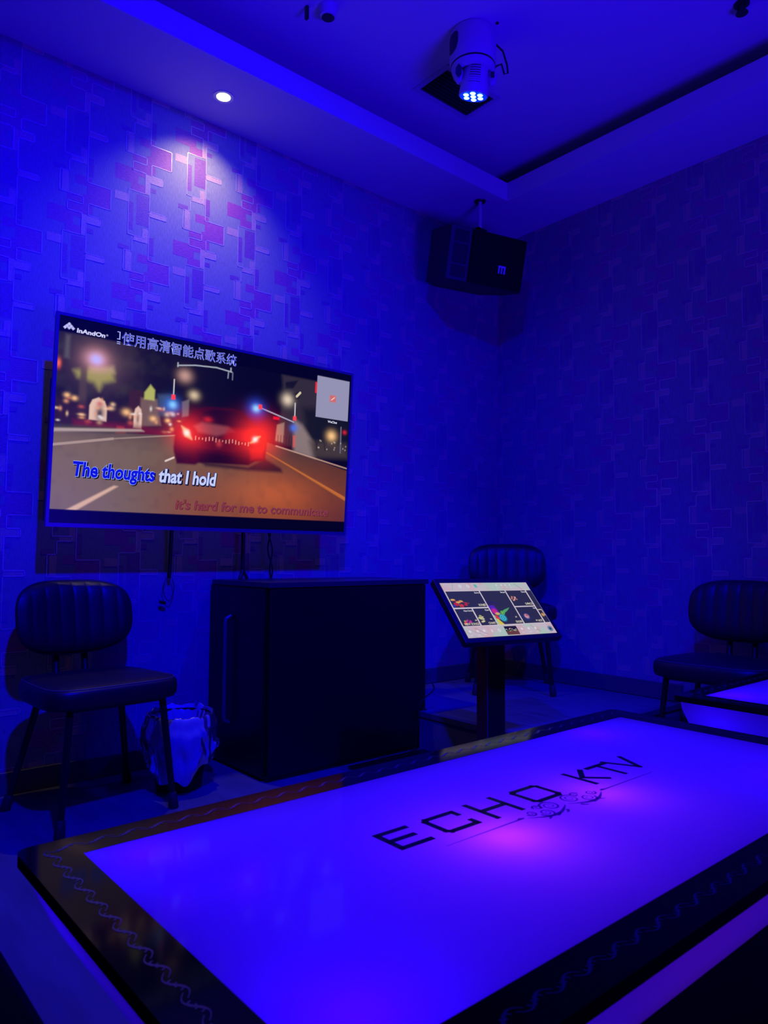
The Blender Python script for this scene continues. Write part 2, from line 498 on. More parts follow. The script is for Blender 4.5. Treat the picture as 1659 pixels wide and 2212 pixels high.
for k in range(8):
    zc = 0.022-0.0095*k
    rr_ = 0.0545 + max(0, -zc)*0.11
    for i in range(8):
        a1, a2 = a0_-0.42+0.105*i, a0_-0.42+0.105*(i+1)
        mb.quad(*[HT @ Vector((rr_*math.cos(t), rr_*math.sin(t), z)) for t, z in ((a1, zc-0.0016), (a2, zc-0.0016), (a2, zc+0.0016), (a1, zc+0.0016))])
mb.build('cooling_slots', DARKP, head, fix=False)
mb = MB(); mb.lathe([(0.057, -0.083), (0.060, -0.083), (0.063, -0.079), (0.061, -0.074)], 40, T=HT, cap0=False, cap1=False); mb.build('lens_rim', WHITEP, head, smooth=True)
mb = MB(); mb.lathe([(0.057, -0.0825), (0.0005, -0.0825)], 40, T=HT, cap0=False); mb.build('lens_plate', mat('lens_plate_blue', (0.05, 0.05, 0.08), 0.2, emit=(0.0, 0.03, 1.0), emit_s=0.9), head)
for k in range(7):
    a = math.radians(60*k+20)
    r = 0 if k == 6 else 0.034
    mb = MB(); mb.lathe([(0.0120, -0.083), (0.009, -0.086), (0.0005, -0.088)], 18, T=HT @ Matrix.Translation((r*math.cos(a), r*math.sin(a), 0)), cap0=False)
    mb.build('led_lens', LEDB, head, smooth=True)
mb = MB()
c0 = Vector((0.065, 0.075, -0.05)); 
mb.tube([c0, c0+Vector((0.02, 0.02, -0.03)), c0+Vector((0.03, 0.035, -0.09)), c0+Vector((0.032, 0.038, -0.125)), c0+Vector((0.022, 0.026, -0.130)), c0+Vector((0.014, 0.018, -0.085)), c0+Vector((0.0, 0.0, -0.095)), c0+Vector((-0.02, -0.015, -0.115))], 0.0042, 8)
mb.build('safety_cable', DARKP, mh, smooth=True)
mb = MB(); mb.lathe([(0.007, -0.004), (0.007, 0)], 12, T=Matrix.Translation((0.11, 0.03, 0))); mb.build('fixing_screw', DARKP, mh)

cm = empty('ceiling_camera', (0.715, 1.66, Z_C))
tag(cm, 'small round dome fitting with a black bracket at the top edge of the upper ceiling', 'ceiling fitting')
mb = MB(); mb.lathe([(0.022, -0.045), (0.032, -0.040), (0.036, -0.02), (0.040, 0.0)], 28); mb.build('ring', WHITEP, cm, smooth=True)
mb = MB(); mb.lathe([(0.001, -0.0475), (0.026, -0.046)], 28, cap0=False, cap1=False); mb.build('lens', DARKP, cm)
mb = MB(); mb.box((-0.062, -0.074, -0.055), (-0.045, -0.062, 0)); mb.build('bracket', BLACK, cm, bevel=0.002)
sp = empty('sprinkler_head', (1.825, 2.905, Z_C))
tag(sp, 'tiny dark sprinkler head on the upper ceiling near the top right corner', 'sprinkler')
mb = MB(); mb.lathe([(0.03, -0.006), (0.03, 0)], 20); mb.lathe([(0.010, -0.03), (0.012, -0.006)], 14); mb.build('escutcheon', DARKP, sp, smooth=True)
mb = MB(); mb.lathe([(0.024, -0.042), (0.022, -0.038)], 16); mb.tube([(0.012, 0, -0.006), (0.016, 0, -0.025), (0, 0, -0.04)], 0.003, 6); mb.tube([(-0.012, 0, -0.006), (-0.016, 0, -0.025), (0, 0, -0.04)], 0.003, 6); mb.build('deflector', DARKP, sp)

# ------------------------------------------------------------------ speaker
SPK_U = Vector((0.243, 0.970, 0)).normalized()
SPK_N = Vector((0.970, -0.243, 0)).normalized()
spk = empty('loudspeaker', (0.322, 2.985, 2.548))
tag(spk, 'black box loudspeaker hanging from the ceiling in the room corner', 'speaker')
tl = math.radians(14)
n_t = (SPK_N*math.cos(tl) + Vector((0, 0, -1))*math.sin(tl)).normalized()
v_t = (Vector((0, 0, 1))*math.cos(tl) + SPK_N*math.sin(tl)).normalized()
ST = Matrix((SPK_U, n_t, v_t)).transposed().to_4x4()      # local x along the front, y out of the front, z up
mb = MB()
hw, hr_, hh = 0.258, 0.232, 0.142
mb.prism([(hr_, -0.02), (hr_, 0.125), (-hw, 0.125), (-hw, -0.090), (-0.16, -0.175), (0.15, -0.175)], -hh, hh, 0, ST)
mb.build('cabinet', SPKB, spk, bevel=0.004)
mb = MB()
mb.prism([(-0.125, 0.125), (hr_-0.003, 0.125), (hr_-0.007, 0.137), (-0.118, 0.140)], -hh+0.008, hh-0.008, 0, ST)
mb.build('grille', SPKG, spk)
mb = MB()
mb.box((-hw+0.002, 0.125, -hh+0.004), (-0.128, 0.130, hh-0.004), 0, ST)
port = mb.build('port_panel', SPKV, spk, bevel=0.002)
mb = MB()
zz = hh-0.022
for n_, gap in ((8, 0.009), (13, 0.009), (8, 0)):
    for i in range(n_):
        mb.box((-hw+0.022, 0.130, zz-0.0035), (-0.145, 0.1335, zz), 0, ST)
        zz -= 0.0078
    zz -= gap
mb.build('louvres', SPKB, port, fix=False)
mb = MB()
bx, bz = 0.080, -0.040
for a, b, c, d in ((-0.024, 0.010, 0.024, 0.020), (-0.022, -0.022, -0.014, 0.010), (-0.004, -0.022, 0.004, 0.010), (0.014, -0.022, 0.024, 0.010)):
    mb.box((bx+a, 0.139, bz+b), (bx+c, 0.142, bz+d), 0, ST)
mb.build('badge', BADGE, spk, fix=False)
br = empty('speaker_bracket', (0.324, 3.013, Z_S))
tag(br, 'white ceiling pole with black clamp that carries the loudspeaker', 'bracket')
mb = MB(); mb.tube([(0, 0, 0), (0, 0, -0.17)], 0.011, 16); mb.build('pole', WHITEP, br, smooth=True)
mb = MB(); mb.lathe([(0.03, -0.006), (0.034, 0)], 24); mb.build('ceiling_flange', DARKP, br, smooth=True)
mb = MB(); mb.box((-0.02, -0.035, -0.196), (0.02, -0.02, -0.165)); mb.box((-0.02, 0.02, -0.196), (0.02, 0.035, -0.165)); mb.box((-0.02, -0.035, -0.182), (0.02, 0.035, -0.165)); mb.tube([(0, -0.045, -0.186), (0, 0.045, -0.186)], 0.008, 10)
mb.build('clamp', BLACK, br, fix=False)

# ------------------------------------------------------------------ television
TV_Y0, TV_Y1, TV_ZB, TV_X, TV_T = 0.799, 2.160, 1.015, 0.198, 0.067
TVW = TV_Y1-TV_Y0
TVH = TVW/1.7752
tv = empty('television', (TV_X, (TV_Y0+TV_Y1)/2, TV_ZB))
tag(tv, 'large flat television on the patterned left wall showing a red car and song words', 'television')
vt = Vector((math.sin(TV_T), 0, math.cos(TV_T)))
nt_ = Vector((math.cos(TV_T), 0, -math.sin(TV_T)))
TT = Matrix((Vector((0, 1, 0)), vt, nt_)).transposed().to_4x4()      # local x right, y up, z towards the room
hx = TVW/2
fr_ = 0.011
mb = MB()
for lo, hi in (((-hx-fr_, -fr_-0.004, -0.016), (hx+fr_, 0, 0.002)), ((-hx-fr_, TVH, -0.016), (hx+fr_, TVH+fr_, 0.002)), ((-hx-fr_, 0, -0.016), (-hx, TVH, 0.002)), ((hx, 0, -0.016), (hx+fr_, TVH, 0.002))):
    mb.box(lo, hi, 0, TT)
mb.build('frame', TVFR, tv, fix=False)
mb = MB(); mb.box((-hx-0.006, 0, -0.028), (hx+0.006, TVH+0.005, -0.012), 0, TT); mb.box((-hx-0.004, 0.005, -0.062), (hx-0.004, TVH*0.70, -0.028), 0, TT); mb.build('rear_housing', TVBK, tv, fix=False)
mb = MB(); mb.box((-0.25, 0.15, -0.115), (0.25, 0.55, -0.062), 0, TT); mb.box((-0.3, 0.2, -0.165), (0.3, 0.26, -0.115), 0, TT); mb.build('wall_bracket', BLACK, tv, fix=False)

NU, NV = 520, 293
uu, vv = np.meshgrid(np.linspace(0, 1, NU), np.linspace(0, 1, NV))
img = np.zeros((NV, NU, 3))
AS = 1.7752
def srgb(c):
    c = np.asarray(c, float)/255.0
    return np.where(c <= 0.04045, c/12.92, ((c+0.055)/1.055)**2.4)
def sst(e0, e1, x):
    t = np.clip((x-e0)/(e1-e0), 0, 1); return t*t*(3-2*t)
def over(mask, c, img=None):
    global IMG
    IMG = IMG*(1-mask[..., None]) + mask[..., None]*np.asarray(c, float)
def blob(u, v, ru, rv, c, s=1.0, pw=1.0):
    g = np.exp(-(((uu-u)/ru)**2+((vv-v)/rv)**2)**pw)*s
    over(np.clip(g, 0, 1), c)
def blobadd(u, v, ru, rv, c, s=1.0):
    global IMG
    IMG = IMG + (np.exp(-(((uu-u)/ru)**2+((vv-v)/rv)**2))*s)[..., None]*np.asarray(c, float)
def polym(pts, soft=0.002):
    n = len(pts); d = np.full(uu.shape, 1e9); inside = np.zeros(uu.shape, bool)
    for i in range(n):
        (x0, y0), (x1, y1) = pts[i], pts[(i+1) % n]
        ex, ey = x1-x0, (y1-y0)/AS
        px_, py_ = uu-x0, (vv-y0)/AS
        t = np.clip((px_*ex+py_*ey)/(ex*ex+ey*ey+1e-12), 0, 1)
        d = np.minimum(d, np.hypot(px_-t*ex, py_-t*ey))
        c = ((y0 > vv) != (y1 > vv))
        with np.errstate(divide='ignore', invalid='ignore'):
            xi = (x1-x0)*(vv-y0)/((y1-y0) if y1 != y0 else 1e-12)+x0
        inside ^= c & (uu < xi)
    sd = np.where(inside, d, -d)
    return sst(-soft, soft, sd)
def pg(pts, c, soft=0.002, s=1.0): over(polym(pts, soft)*s, srgb(c))
def ln(x0, y0, x1, y1, w, c, s=1.0, soft=0.0012):
    ex, ey = x1-x0, (y1-y0)/AS
    px_, py_ = uu-x0, (vv-y0)/AS
    t = np.clip((px_*ex+py_*ey)/(ex*ex+ey*ey+1e-12), 0, 1)
    d = np.hypot(px_-t*ex, py_-t*ey)
    over((1-sst(w-soft, w+soft, d))*s, srgb(c))
rng = np.random.RandomState(3)
def vnoise(nx, ny):
    g = rng.rand(ny+2, nx+2)
    x = uu*nx; y = vv*ny
    xi = np.floor(x).astype(int); yi = np.floor(y).astype(int)
    fx = x-xi; fy = y-yi; fx = fx*fx*(3-2*fx); fy = fy*fy*(3-2*fy)
    return (g[yi, xi]*(1-fx)+g[yi, xi+1]*fx)*(1-fy)+(g[yi+1, xi]*(1-fx)+g[yi+1, xi+1]*fx)*fy
IMG = np.zeros((NV, NU, 3)); IMG[:] = srgb((9, 9, 20))
nz = vnoise(26, 16)*0.6+vnoise(60, 34)*0.4
# sky glow, trees on the left
over(sst(0.60, 0.35, uu)*0.8, srgb((26, 22, 24)))
over(np.clip((nz-0.35)*1.7, 0, 1)*sst(0.36, 0.22, uu)*sst(0.58, 0.40, vv)*0.75, srgb((52, 52, 36)))
over(np.clip((vnoise(40, 22)-0.55)*2.4, 0, 1)*sst(0.40, 0.25, uu)*sst(0.5, 0.3, vv)*0.6, srgb((14, 15, 17)))
blob(0.11, 0.20, 0.085, 0.13, srgb((120, 90, 95)), 0.62)
pg([(0.045, 0.255), (0.08, 0.235), (0.15, 0.225), (0.155, 0.275), (0.125, 0.295), (0.115, 0.335), (0.10, 0.30), (0.055, 0.285)], (168, 158, 84), 0.012, 0.85)
pg([(0.085, 0.225), (0.15, 0.205), (0.155, 0.235), (0.09, 0.25)], (185, 160, 120), 0.012, 0.8)
pg([(0.062, 0.22), (0.080, 0.22), (0.082, 0.53), (0.060, 0.53)], (84, 66, 60), 0.006, 0.9)
blob(0.103, 0.184, 0.033, 0.05, srgb((235, 165, 165)), 0.85)
blob(0.103, 0.184, 0.017, 0.026, srgb((190, 180, 255)), 1.0)
blob(0.004, 0.232, 0.006, 0.022, srgb((240, 110, 70)), 1.0)
pg([(0.02, 0.09), (0.03, 0.09), (0.03, 0.2), (0.018, 0.2)], (110, 105, 105), 0.008, 0.6)
# street front, left
pg([(0.0, 0.40), (0.40, 0.40), (0.42, 0.53), (0.0, 0.56)], (58, 34, 38), 0.02, 0.8)
pg([(0.20, 0.31), (0.24, 0.30), (0.24, 0.50), (0.20, 0.50)], (66, 36, 34), 0.005, 0.9)
pg([(0.235, 0.34), (0.285, 0.335), (0.30, 0.47), (0.235, 0.49)], (128, 100, 88), 0.005, 0.85)
pg([(0.285, 0.31), (0.325, 0.30), (0.325, 0.42), (0.29, 0.42)], (72, 84, 104), 0.008, 0.8)
pg([(0.245, 0.31), (0.262, 0.265), (0.276, 0.29), (0.276, 0.345), (0.245, 0.345)], (186, 186, 96), 0.004, 0.9)
pg([(0.362, 0.33), (0.385, 0.31), (0.385, 0.40), (0.365, 0.41)], (120, 110, 112), 0.004, 0.8)
for c, r_ in (((0.115, 0.425), 0.024), ((0.229, 0.44), 0.012)):
    u0, v0 = c
    pg([(u0-r_, v0+0.06), (u0-r_, v0-0.01), (u0-r_*0.7, v0-0.04), (u0, v0-0.055), (u0+r_*0.7, v0-0.04), (u0+r_, v0-0.01), (u0+r_, v0+0.06)], (226, 190, 170), 0.003)
blob(0.120, 0.45, 0.012, 0.04, srgb((40, 20, 22)), 0.9)
blob(0.229, 0.45, 0.005, 0.03, srgb((90, 60, 58)), 0.7)
for i in range(46):
    u0 = rng.rand()*0.40; v0 = 0.38+rng.rand()*0.13
    blob(u0, v0, 0.003+rng.rand()*0.006, 0.004+rng.rand()*0.008, srgb(((230, 160, 110), (240, 200, 160), (200, 90, 70), (235, 225, 220))[rng.randint(4)]), 0.75)
for (u0, v0, r_) in ((0.195, 0.425, 0.012), (0.05, 0.39, 0.008), (0.275, 0.44, 0.010), (0.03, 0.38, 0.008), (0.32, 0.44, 0.008)):
    blob(u0, v0, r_, r_*1.4, srgb((246, 190, 130)), 0.95)
pg([(0.05, 0.495), (0.25, 0.485), (0.37, 0.505), (0.37, 0.53), (0.05, 0.525)], (120, 26, 34), 0.010, 0.75)
pg([(0.17, 0.50), (0.19, 0.50), (0.20, 0.545), (0.165, 0.545)], (170, 60, 50), 0.004, 0.8)
pg([(0, 0.53), (0.15, 0.515), (0.23, 0.53), (0.0, 0.56)], (76, 74, 44), 0.010, 0.9)
# right: building, trees
pg([(0.709, 0.075), (0.86, 0.075), (0.86, 0.50), (0.70, 0.49), (0.72, 0.2)], (58, 50, 52), 0.010, 0.9)
pg([(0.725, 0.12), (0.775, 0.095), (0.755, 0.15), (0.725, 0.16)], (18, 18, 24), 0.004, 0.9)
pg([(0.735, 0.19), (0.79, 0.16), (0.78, 0.21), (0.735, 0.23)], (20, 18, 24), 0.004, 0.9)
pg([(0.80, 0.26), (0.86, 0.24), (1.0, 0.30), (1.0, 0.50), (0.86, 0.52), (0.82, 0.42)], (24, 26, 24), 0.02, 0.95)
pg([(0.765, 0.33), (0.80, 0.36), (0.85, 0.46), (0.86, 0.56), (0.77, 0.53)], (150, 132, 128), 0.012, 0.8)
pg([(0.83, 0.45), (0.99, 0.44), (1.0, 0.53), (0.85, 0.55)], (78, 66, 58), 0.015, 0.8)
pg([(0.70, 0.38), (0.728, 0.36), (0.728, 0.48), (0.695, 0.475)], (150, 128, 110), 0.004, 0.85)
for i in range(9):
    ln(0.673+i*0.011, 0.44, 0.673+i*0.011, 0.485, 0.0012, (34, 22, 26), 0.9)
for (u0, t0, b0) in ((0.865, 0.38, 0.50), (0.90, 0.40, 0.50)):
    ln(u0, b0, u0-0.012, t0, 0.0012, (30, 24, 22), 0.9); ln(u0, b0-0.03, u0+0.015, t0, 0.001, (30, 24, 22), 0.9)
ln(0.965, 0.34, 0.967, 0.50, 0.003, (105, 100, 120))
blob(0.925, 0.402, 0.020, 0.032, srgb((255, 205, 140)), 0.9)
blob(0.982, 0.368, 0.008, 0.012, srgb((220, 40, 50)), 0.9)
for i in range(14):
    blob(0.86+rng.rand()*0.13, 0.43+rng.rand()*0.06, 0.002, 0.004, srgb((230, 210, 190)), 0.7)
blob(0.736, 0.222, 0.021, 0.034, srgb((225, 205, 180)), 0.95)
ln(0.772, 0.193, 0.785, 0.168, 0.004, (215, 200, 170))
# poles and signals
ln(0.343, 0.139, 0.40, 0.121, 0.0018, (170, 178, 190)); ln(0.40, 0.121, 0.47, 0.112, 0.0018, (170, 178, 190)); ln(0.47, 0.112, 0.524, 0.121, 0.0018, (170, 178, 190))
ln(0.343, 0.125, 0.343, 0.145, 0.0018, (170, 178, 190)); ln(0.520, 0.10, 0.520, 0.118, 0.002, (170, 178, 190))
ln(0.512, 0.125, 0.511, 0.158, 0.002, (140, 145, 160)); ln(0.527, 0.125, 0.527, 0.163, 0.002, (110, 115, 130))
ln(0.334, 0.217, 0.334, 0.30, 0.0018, (200, 196, 196)); ln(0.767, 0.236, 0.768, 0.32, 0.0022, (200, 196, 196))
ln(0.640, 0.298, 0.765, 0.35, 0.0018, (180, 176, 196))
blob(0.367, 0.188, 0.022, 0.034, srgb((210, 165, 150)), 0.8); blob(0.40, 0.285, 0.016, 0.024, srgb((225, 200, 165)), 0.85)
blob(0.618, 0.303, 0.030, 0.048, srgb((30, 80, 220)), 0.85); blob(0.618, 0.303, 0.013, 0.020, srgb((150, 215, 255)), 0.95)
blob(0.331, 0.355, 0.026, 0.042, srgb((40, 110, 215)), 0.9); blob(0.333, 0.352, 0.012, 0.02, srgb((140, 210, 255)), 0.9)
blob(0.766, 0.385, 0.014, 0.022, srgb((70, 120, 230)), 0.9)
for (u0, v0) in ((0.334, 0.311), (0.633, 0.290), (0.768, 0.326)):
    pg([(u0-0.006, v0-0.013), (u0+0.006, v0-0.013), (u0+0.007, v0+0.013), (u0-0.007, v0+0.013)], (250, 70, 80), 0.0015)
pg([(0.684, 0.334), (0.708, 0.334), (0.708, 0.350), (0.684, 0.350)], (225, 20, 40), 0.003)
pg([(0.846, 0.085), (0.852, 0.085), (0.852, 0.15), (0.846, 0.15)], (250, 40, 50), 0.002)
pg([(0.764, 0.43), (0.776, 0.43), (0.776, 0.50), (0.766, 0.50)], (206, 96, 92), 0.003, 0.8)
# road
rm = polym([(0, 0.562), (0.35, 0.515), (0.66, 0.49), (1.0, 0.61), (1.0, 0.94), (0.0, 0.94)], 0.003)
rc_ = srgb((124, 104, 78))[None, None]*(1-sst(0.0, 1.0, uu)[..., None]) + srgb((96, 56, 34))[None, None]*sst(0.0, 1.0, uu)[..., None]
IMG = IMG*(1-rm[..., None])+rc_*rm[..., None]
over(rm*sst(0.62, 0.50, vv)*0.65, srgb((72, 58, 52)))
over(rm*sst(0.18, 0.45, uu)*sst(0.5, 0.95, vv)*0.55, srgb((150, 72, 30)))
blobadd(0.70, 0.78, 0.16, 0.12, srgb((150, 66, 16)), 0.85)
over(rm*sst(0.80, 1.0, uu)*sst(0.7, 0.95, vv)*0.7, srgb((92, 44, 44)))
over(rm*np.clip(vnoise(50, 30)-0.55, 0, 1)*0.35, srgb((60, 44, 36)))
pg([(0, 0.545), (0.24, 0.503), (0.25, 0.512), (0.0, 0.562)], (190, 168, 158), 0.004, 0.85)
ln(0.0, 0.625, 0.16, 0.567, 0.0035, (178, 154, 138), 0.85); ln(0.16, 0.567, 0.35, 0.512, 0.002, (168, 144, 130), 0.75)
pg([(0.04, 0.938), (0.068, 0.938), (0.182, 0.806), (0.170, 0.803)], (214, 176, 146), 0.004, 0.95)
ln(0.32, 0.654, 0.345, 0.632, 0.0028, (225, 205, 195), 0.9)
pg([(0.661, 0.548), (0.668, 0.55), (0.998, 0.778), (0.998, 0.80)], (206, 120, 44), 0.003, 0.9)
ln(0.665, 0.556, 0.997, 0.79, 0.0010, (150, 82, 30), 0.7)
ln(0.70, 0.505, 0.998, 0.595, 0.0022, (196, 156, 136), 0.85)
# car: shadow, body, glass, lamps
pg([(0.43, 0.64), (0.60, 0.645), (0.66, 0.585), (0.725, 0.635), (0.73, 0.658), (0.60, 0.665), (0.45, 0.662)], (44, 20, 24), 0.008, 0.9)
pg([(0.345, 0.48), (0.372, 0.43), (0.41, 0.355), (0.45, 0.335), (0.53, 0.325), (0.565, 0.335), (0.61, 0.40), (0.655, 0.43), (0.665, 0.50), (0.66, 0.60), (0.625, 0.61), (0.60, 0.635), (0.43, 0.645), (0.415, 0.66), (0.355, 0.662), (0.342, 0.58)], (62, 10, 16), 0.005)
pg([(0.415, 0.43), (0.435, 0.365), (0.47, 0.345), (0.54, 0.338), (0.575, 0.355), (0.60, 0.415), (0.52, 0.435)], (30, 10, 22), 0.006, 0.95)
blob(0.45, 0.405, 0.014, 0.014, srgb((210, 40, 40)), 0.7)
pg([(0.405, 0.45), (0.43, 0.425), (0.52, 0.43), (0.545, 0.455), (0.48, 0.49), (0.42, 0.48)], (150, 78, 82), 0.008, 0.75)
pg([(0.52, 0.44), (0.63, 0.43), (0.65, 0.50), (0.50, 0.52)], (160, 22, 20), 0.012, 0.75)
pg([(0.395, 0.50), (0.60, 0.50), (0.60, 0.545), (0.55, 0.57), (0.42, 0.57), (0.395, 0.545)], (92, 14, 16), 0.004, 0.9)
for i in range(17):
    u0 = 0.412+i*0.0115
    ln(u0, 0.505+0.006*math.sin(i), u0, 0.520+0.004*math.cos(i*2), 0.0011, (250, 190, 170), 0.85)
blob(0.492, 0.53, 0.010, 0.018, srgb((190, 60, 60)), 0.8)
pg([(0.35, 0.53), (0.40, 0.56), (0.40, 0.63), (0.36, 0.655), (0.345, 0.60)], (40, 12, 18), 0.006, 0.9)
pg([(0.42, 0.59), (0.60, 0.59), (0.60, 0.63), (0.43, 0.645)], (30, 8, 14), 0.005, 0.9)
pg([(0.60, 0.54), (0.655, 0.52), (0.655, 0.59), (0.61, 0.60)], (176, 30, 22), 0.01, 0.7)
blobadd(0.385, 0.49, 0.055, 0.085, srgb((235, 50, 15)), 1.0)
blobadd(0.630, 0.475, 0.070, 0.105, srgb((240, 52, 12)), 1.15)
blobadd(0.655, 0.40, 0.06, 0.06, srgb((120, 8, 14)), 0.8)
for (u0, v0, sl) in ((0.382, 0.492, 1), (0.620, 0.482, -1)):
    pg([(u0-0.017, v0-0.028*sl-0.005), (u0+0.006, v0-0.016), (u0+0.018, v0+0.026*sl+0.006), (u0-0.004, v0+0.018)], (255, 200, 150), 0.006)
    blob(u0, v0, 0.009, 0.014, srgb((255, 240, 235)), 0.95)
# letterbox
over(sst(0.932, 0.936, vv), srgb((3, 3, 12)))
over(sst(0.085, 0.070, vv), srgb((4, 4, 14)))
# plain card where the scan code stands
card = polym([(0.853, 0.042), (0.993, 0.042), (0.993, 0.296), (0.853, 0.296)], 0.001)
over(card, srgb((150, 148, 176)))
over(polym([(0.910, 0.148), (0.936, 0.148), (0.936, 0.190), (0.910, 0.190)], 0.003), srgb((205, 110, 105)))
ln(0.917, 0.178, 0.930, 0.160, 0.0016, (235, 205, 200))
# logo tiles
def px_rot(u0, v0, s_, c=(196, 196, 250)):
    pg([(u0, v0-s_*AS), (u0+s_, v0), (u0, v0+s_*AS), (u0-s_, v0)], c, 0.0008)
s_ = 0.0047
for i, j in ((0, 0), (1, 0), (2, 0), (0, 1), (0, 2), (1, 1)):
    px_rot(0.026+(i-j)*0.0053, 0.036+(i+j)*0.0053*AS, s_)
IMG = np.clip((IMG*1.06)**1.08, 0, 4)

def screen_mesh(name, w, h, NU_, NV_, IM, parent, T, strength=1.0, zo=0.0):
    us, vs = np.meshgrid(np.linspace(0, 1, NU_), np.linspace(0, 1, NV_))
    x = (us-0.5)*w; y = (1-vs)*h
    P = np.stack([x, y, np.full_like(x, zo), np.ones_like(x)], -1).reshape(-1, 4)
    P = (P @ np.array(T).T)[:, :3]
    idx = np.arange(NU_*NV_).reshape(NV_, NU_)
    F = np.stack([idx[1:, :-1], idx[1:, 1:], idx[:-1, 1:], idx[:-1, :-1]], -1).reshape(-1, 4)
    me = bpy.data.meshes.new(name)
    me.vertices.add(len(P)); me.vertices.foreach_set('co', P.ravel())
    me.loops.add(F.size); me.loops.foreach_set('vertex_index', F.ravel())
    me.polygons.add(len(F)); me.polygons.foreach_set('loop_start', np.arange(0, F.size, 4))
    me.update(calc_edges=True)
    ca = me.color_attributes.new('picture', 'FLOAT_COLOR', 'POINT')
    C = np.ones((NU_*NV_, 4)); C[:, :3] = IM.reshape(-1, 3)
    ca.data.foreach_set('color', C.ravel().astype(np.float32))
    m = bpy.data.materials.new(name+'_picture')
    m.use_nodes = True
    nt = m.node_tree
    b = nt.nodes['Principled BSDF']
    b.inputs['Base Color'].default_value = (0.004, 0.004, 0.005, 1)
    b.inputs['Roughness'].default_value = 0.3
    a = nt.nodes.new('ShaderNodeVertexColor'); a.layer_name = 'picture'
    nt.links.new(a.outputs[0], b.inputs['Emission Color'])
    b.inputs['Emission Strength'].default_value = strength
    me.materials.append(m)
    o = bpy.data.objects.new(name, me)
    COL.objects.link(o); o.parent = parent
    return o
screen = screen_mesh('screen', TVW, TVH, NU, NV, IMG, tv, TT)
def TVM(u, v, zo):
    return TT @ Matrix.Translation(((u-0.5)*TVW, (1-v)*TVH, zo))
def E_(c, s=1.0): 
    return emis('caption_%d_%d_%d' % c, tuple(float(x) for x in srgb(c)), s)
def cap(body, u, v, u_end, hfrac, c, zo, bold=0.0, shear=0.0, name='caption', du=0.0, dv=0.0, cap_h=0.73):
    size = hfrac*TVH/cap_h
    o = text_mesh(body, size, c, name, screen, Matrix.Identity(4), bold*size, shear)
    xs = [q.co.x for q in o.data.vertices]
    w = max(xs)-min(xs)
    k = (u_end-u)*TVW/w
    o.data.transform(TVM(u+du, v+dv, zo) @ Matrix.Diagonal((k, 1, 1, 1)) @ Matrix.Translation((-min(xs), 0, 0)))
    return o
C_BLUE, C_WHITE, C_DK = E_((10, 20, 225)), E_((196, 206, 250)), E_((8, 8, 30))
C_LAV, C_VIO = E_((168, 176, 255)), E_((56, 60, 210))
# song line being sung: left words already coloured
for body, u, ue, inner, rim in (('The thoughts', 0.055, 0.289, C_BLUE, E_((150, 170, 255))), ('that I hold', 0.301, 0.489, C_WHITE, E_((40, 52, 130)))):
    cap(body, u, 0.766, ue, 0.072, C_DK, 0.0006, 0.062, 0.12, du=0.0030, dv=0.004)
    cap(body, u, 0.766, ue, 0.072, rim, 0.0010, 0.056, 0.12)
    cap(body, u, 0.766, ue, 0.072, inner, 0.0014, 0.030, 0.12)
cap("it's hard for me to communicate", 0.357, 0.903, 0.926, 0.052, E_((88, 30, 44)), 0.0006, 0.030, 0.12, du=0.002, dv=0.003)
cap("it's hard for me to communicate", 0.357, 0.903, 0.926, 0.052, E_((150, 66, 78)), 0.0010, 0.024, 0.12)
cap("it's hard for me to communicate", 0.357, 0.903, 0.926, 0.052, E_((122, 50, 74)), 0.0014, 0.004, 0.12)
cn = '\u4f7f\u7528\u9ad8\u6e05\u667a\u80fd\u70b9\u6b4c\u7cfb\u7edf'
cap(cn, 0.170, 0.079, 0.538, 0.058, C_LAV, 0.0006, 0.016, name='ticker', cap_h=0.86)
cap(cn, 0.170, 0.079, 0.538, 0.058, C_VIO, 0.0012, -0.006, name='ticker', cap_h=0.86)
mb = MB()
for a, b, c, d in ((0.163, 0.024, 0.166, 0.064), (0.157, 0.024, 0.166, 0.028), (0.157, 0.060, 0.165, 0.064), (0.157, 0.074, 0.167, 0.078), (0.157, 0.083, 0.167, 0.087)):
    Q = [TVM(x, y, 0.0008) @ Vector((0, 0, 0)) for x, y in ((a, d), (c, d), (c, b), (a, b))]
    mb.quad(*Q)
mb.build('ticker_edge', C_LAV, screen, fix=False)
cap('InAndOn', 0.046, 0.069, 0.124, 0.021, E_((206, 206, 250)), 0.0006, 0.045, 0.10, name='logo_lettering')
cap('\u00ae', 0.126, 0.060, 0.132, 0.010, E_((206, 206, 250)), 0.0006, 0.0, name='logo_lettering')
cap('WeChat', 0.905, 0.321, 0.946, 0.014, E_((215, 215, 235)), 0.0006, 0.03, name='logo_lettering')

# cables below the television, on the wall
def cable(name, pts, r, label, m=BLACK):
    P = []
    n = 8
    V = [Vector(p) for p in pts]
    V = [V[0]*2-V[1]] + V + [V[-1]*2-V[-2]]
    for i in range(1, len(V)-2):
        for k in range(n):
            t = k/n
            P.append(0.5*((2*V[i])+(V[i+1]-V[i-1])*t+(2*V[i-1]-5*V[i]+4*V[i+1]-V[i+2])*t*t+(3*V[i]-V[i-1]-3*V[i+1]+V[i+2])*t**3))
    P.append(V[-2])
    mb = MB(); mb.tube(P, r, 8)
    return mb.build(name, m, smooth='all')
def tagm(o, l, c, g=None): return tag(o, l, c, g)

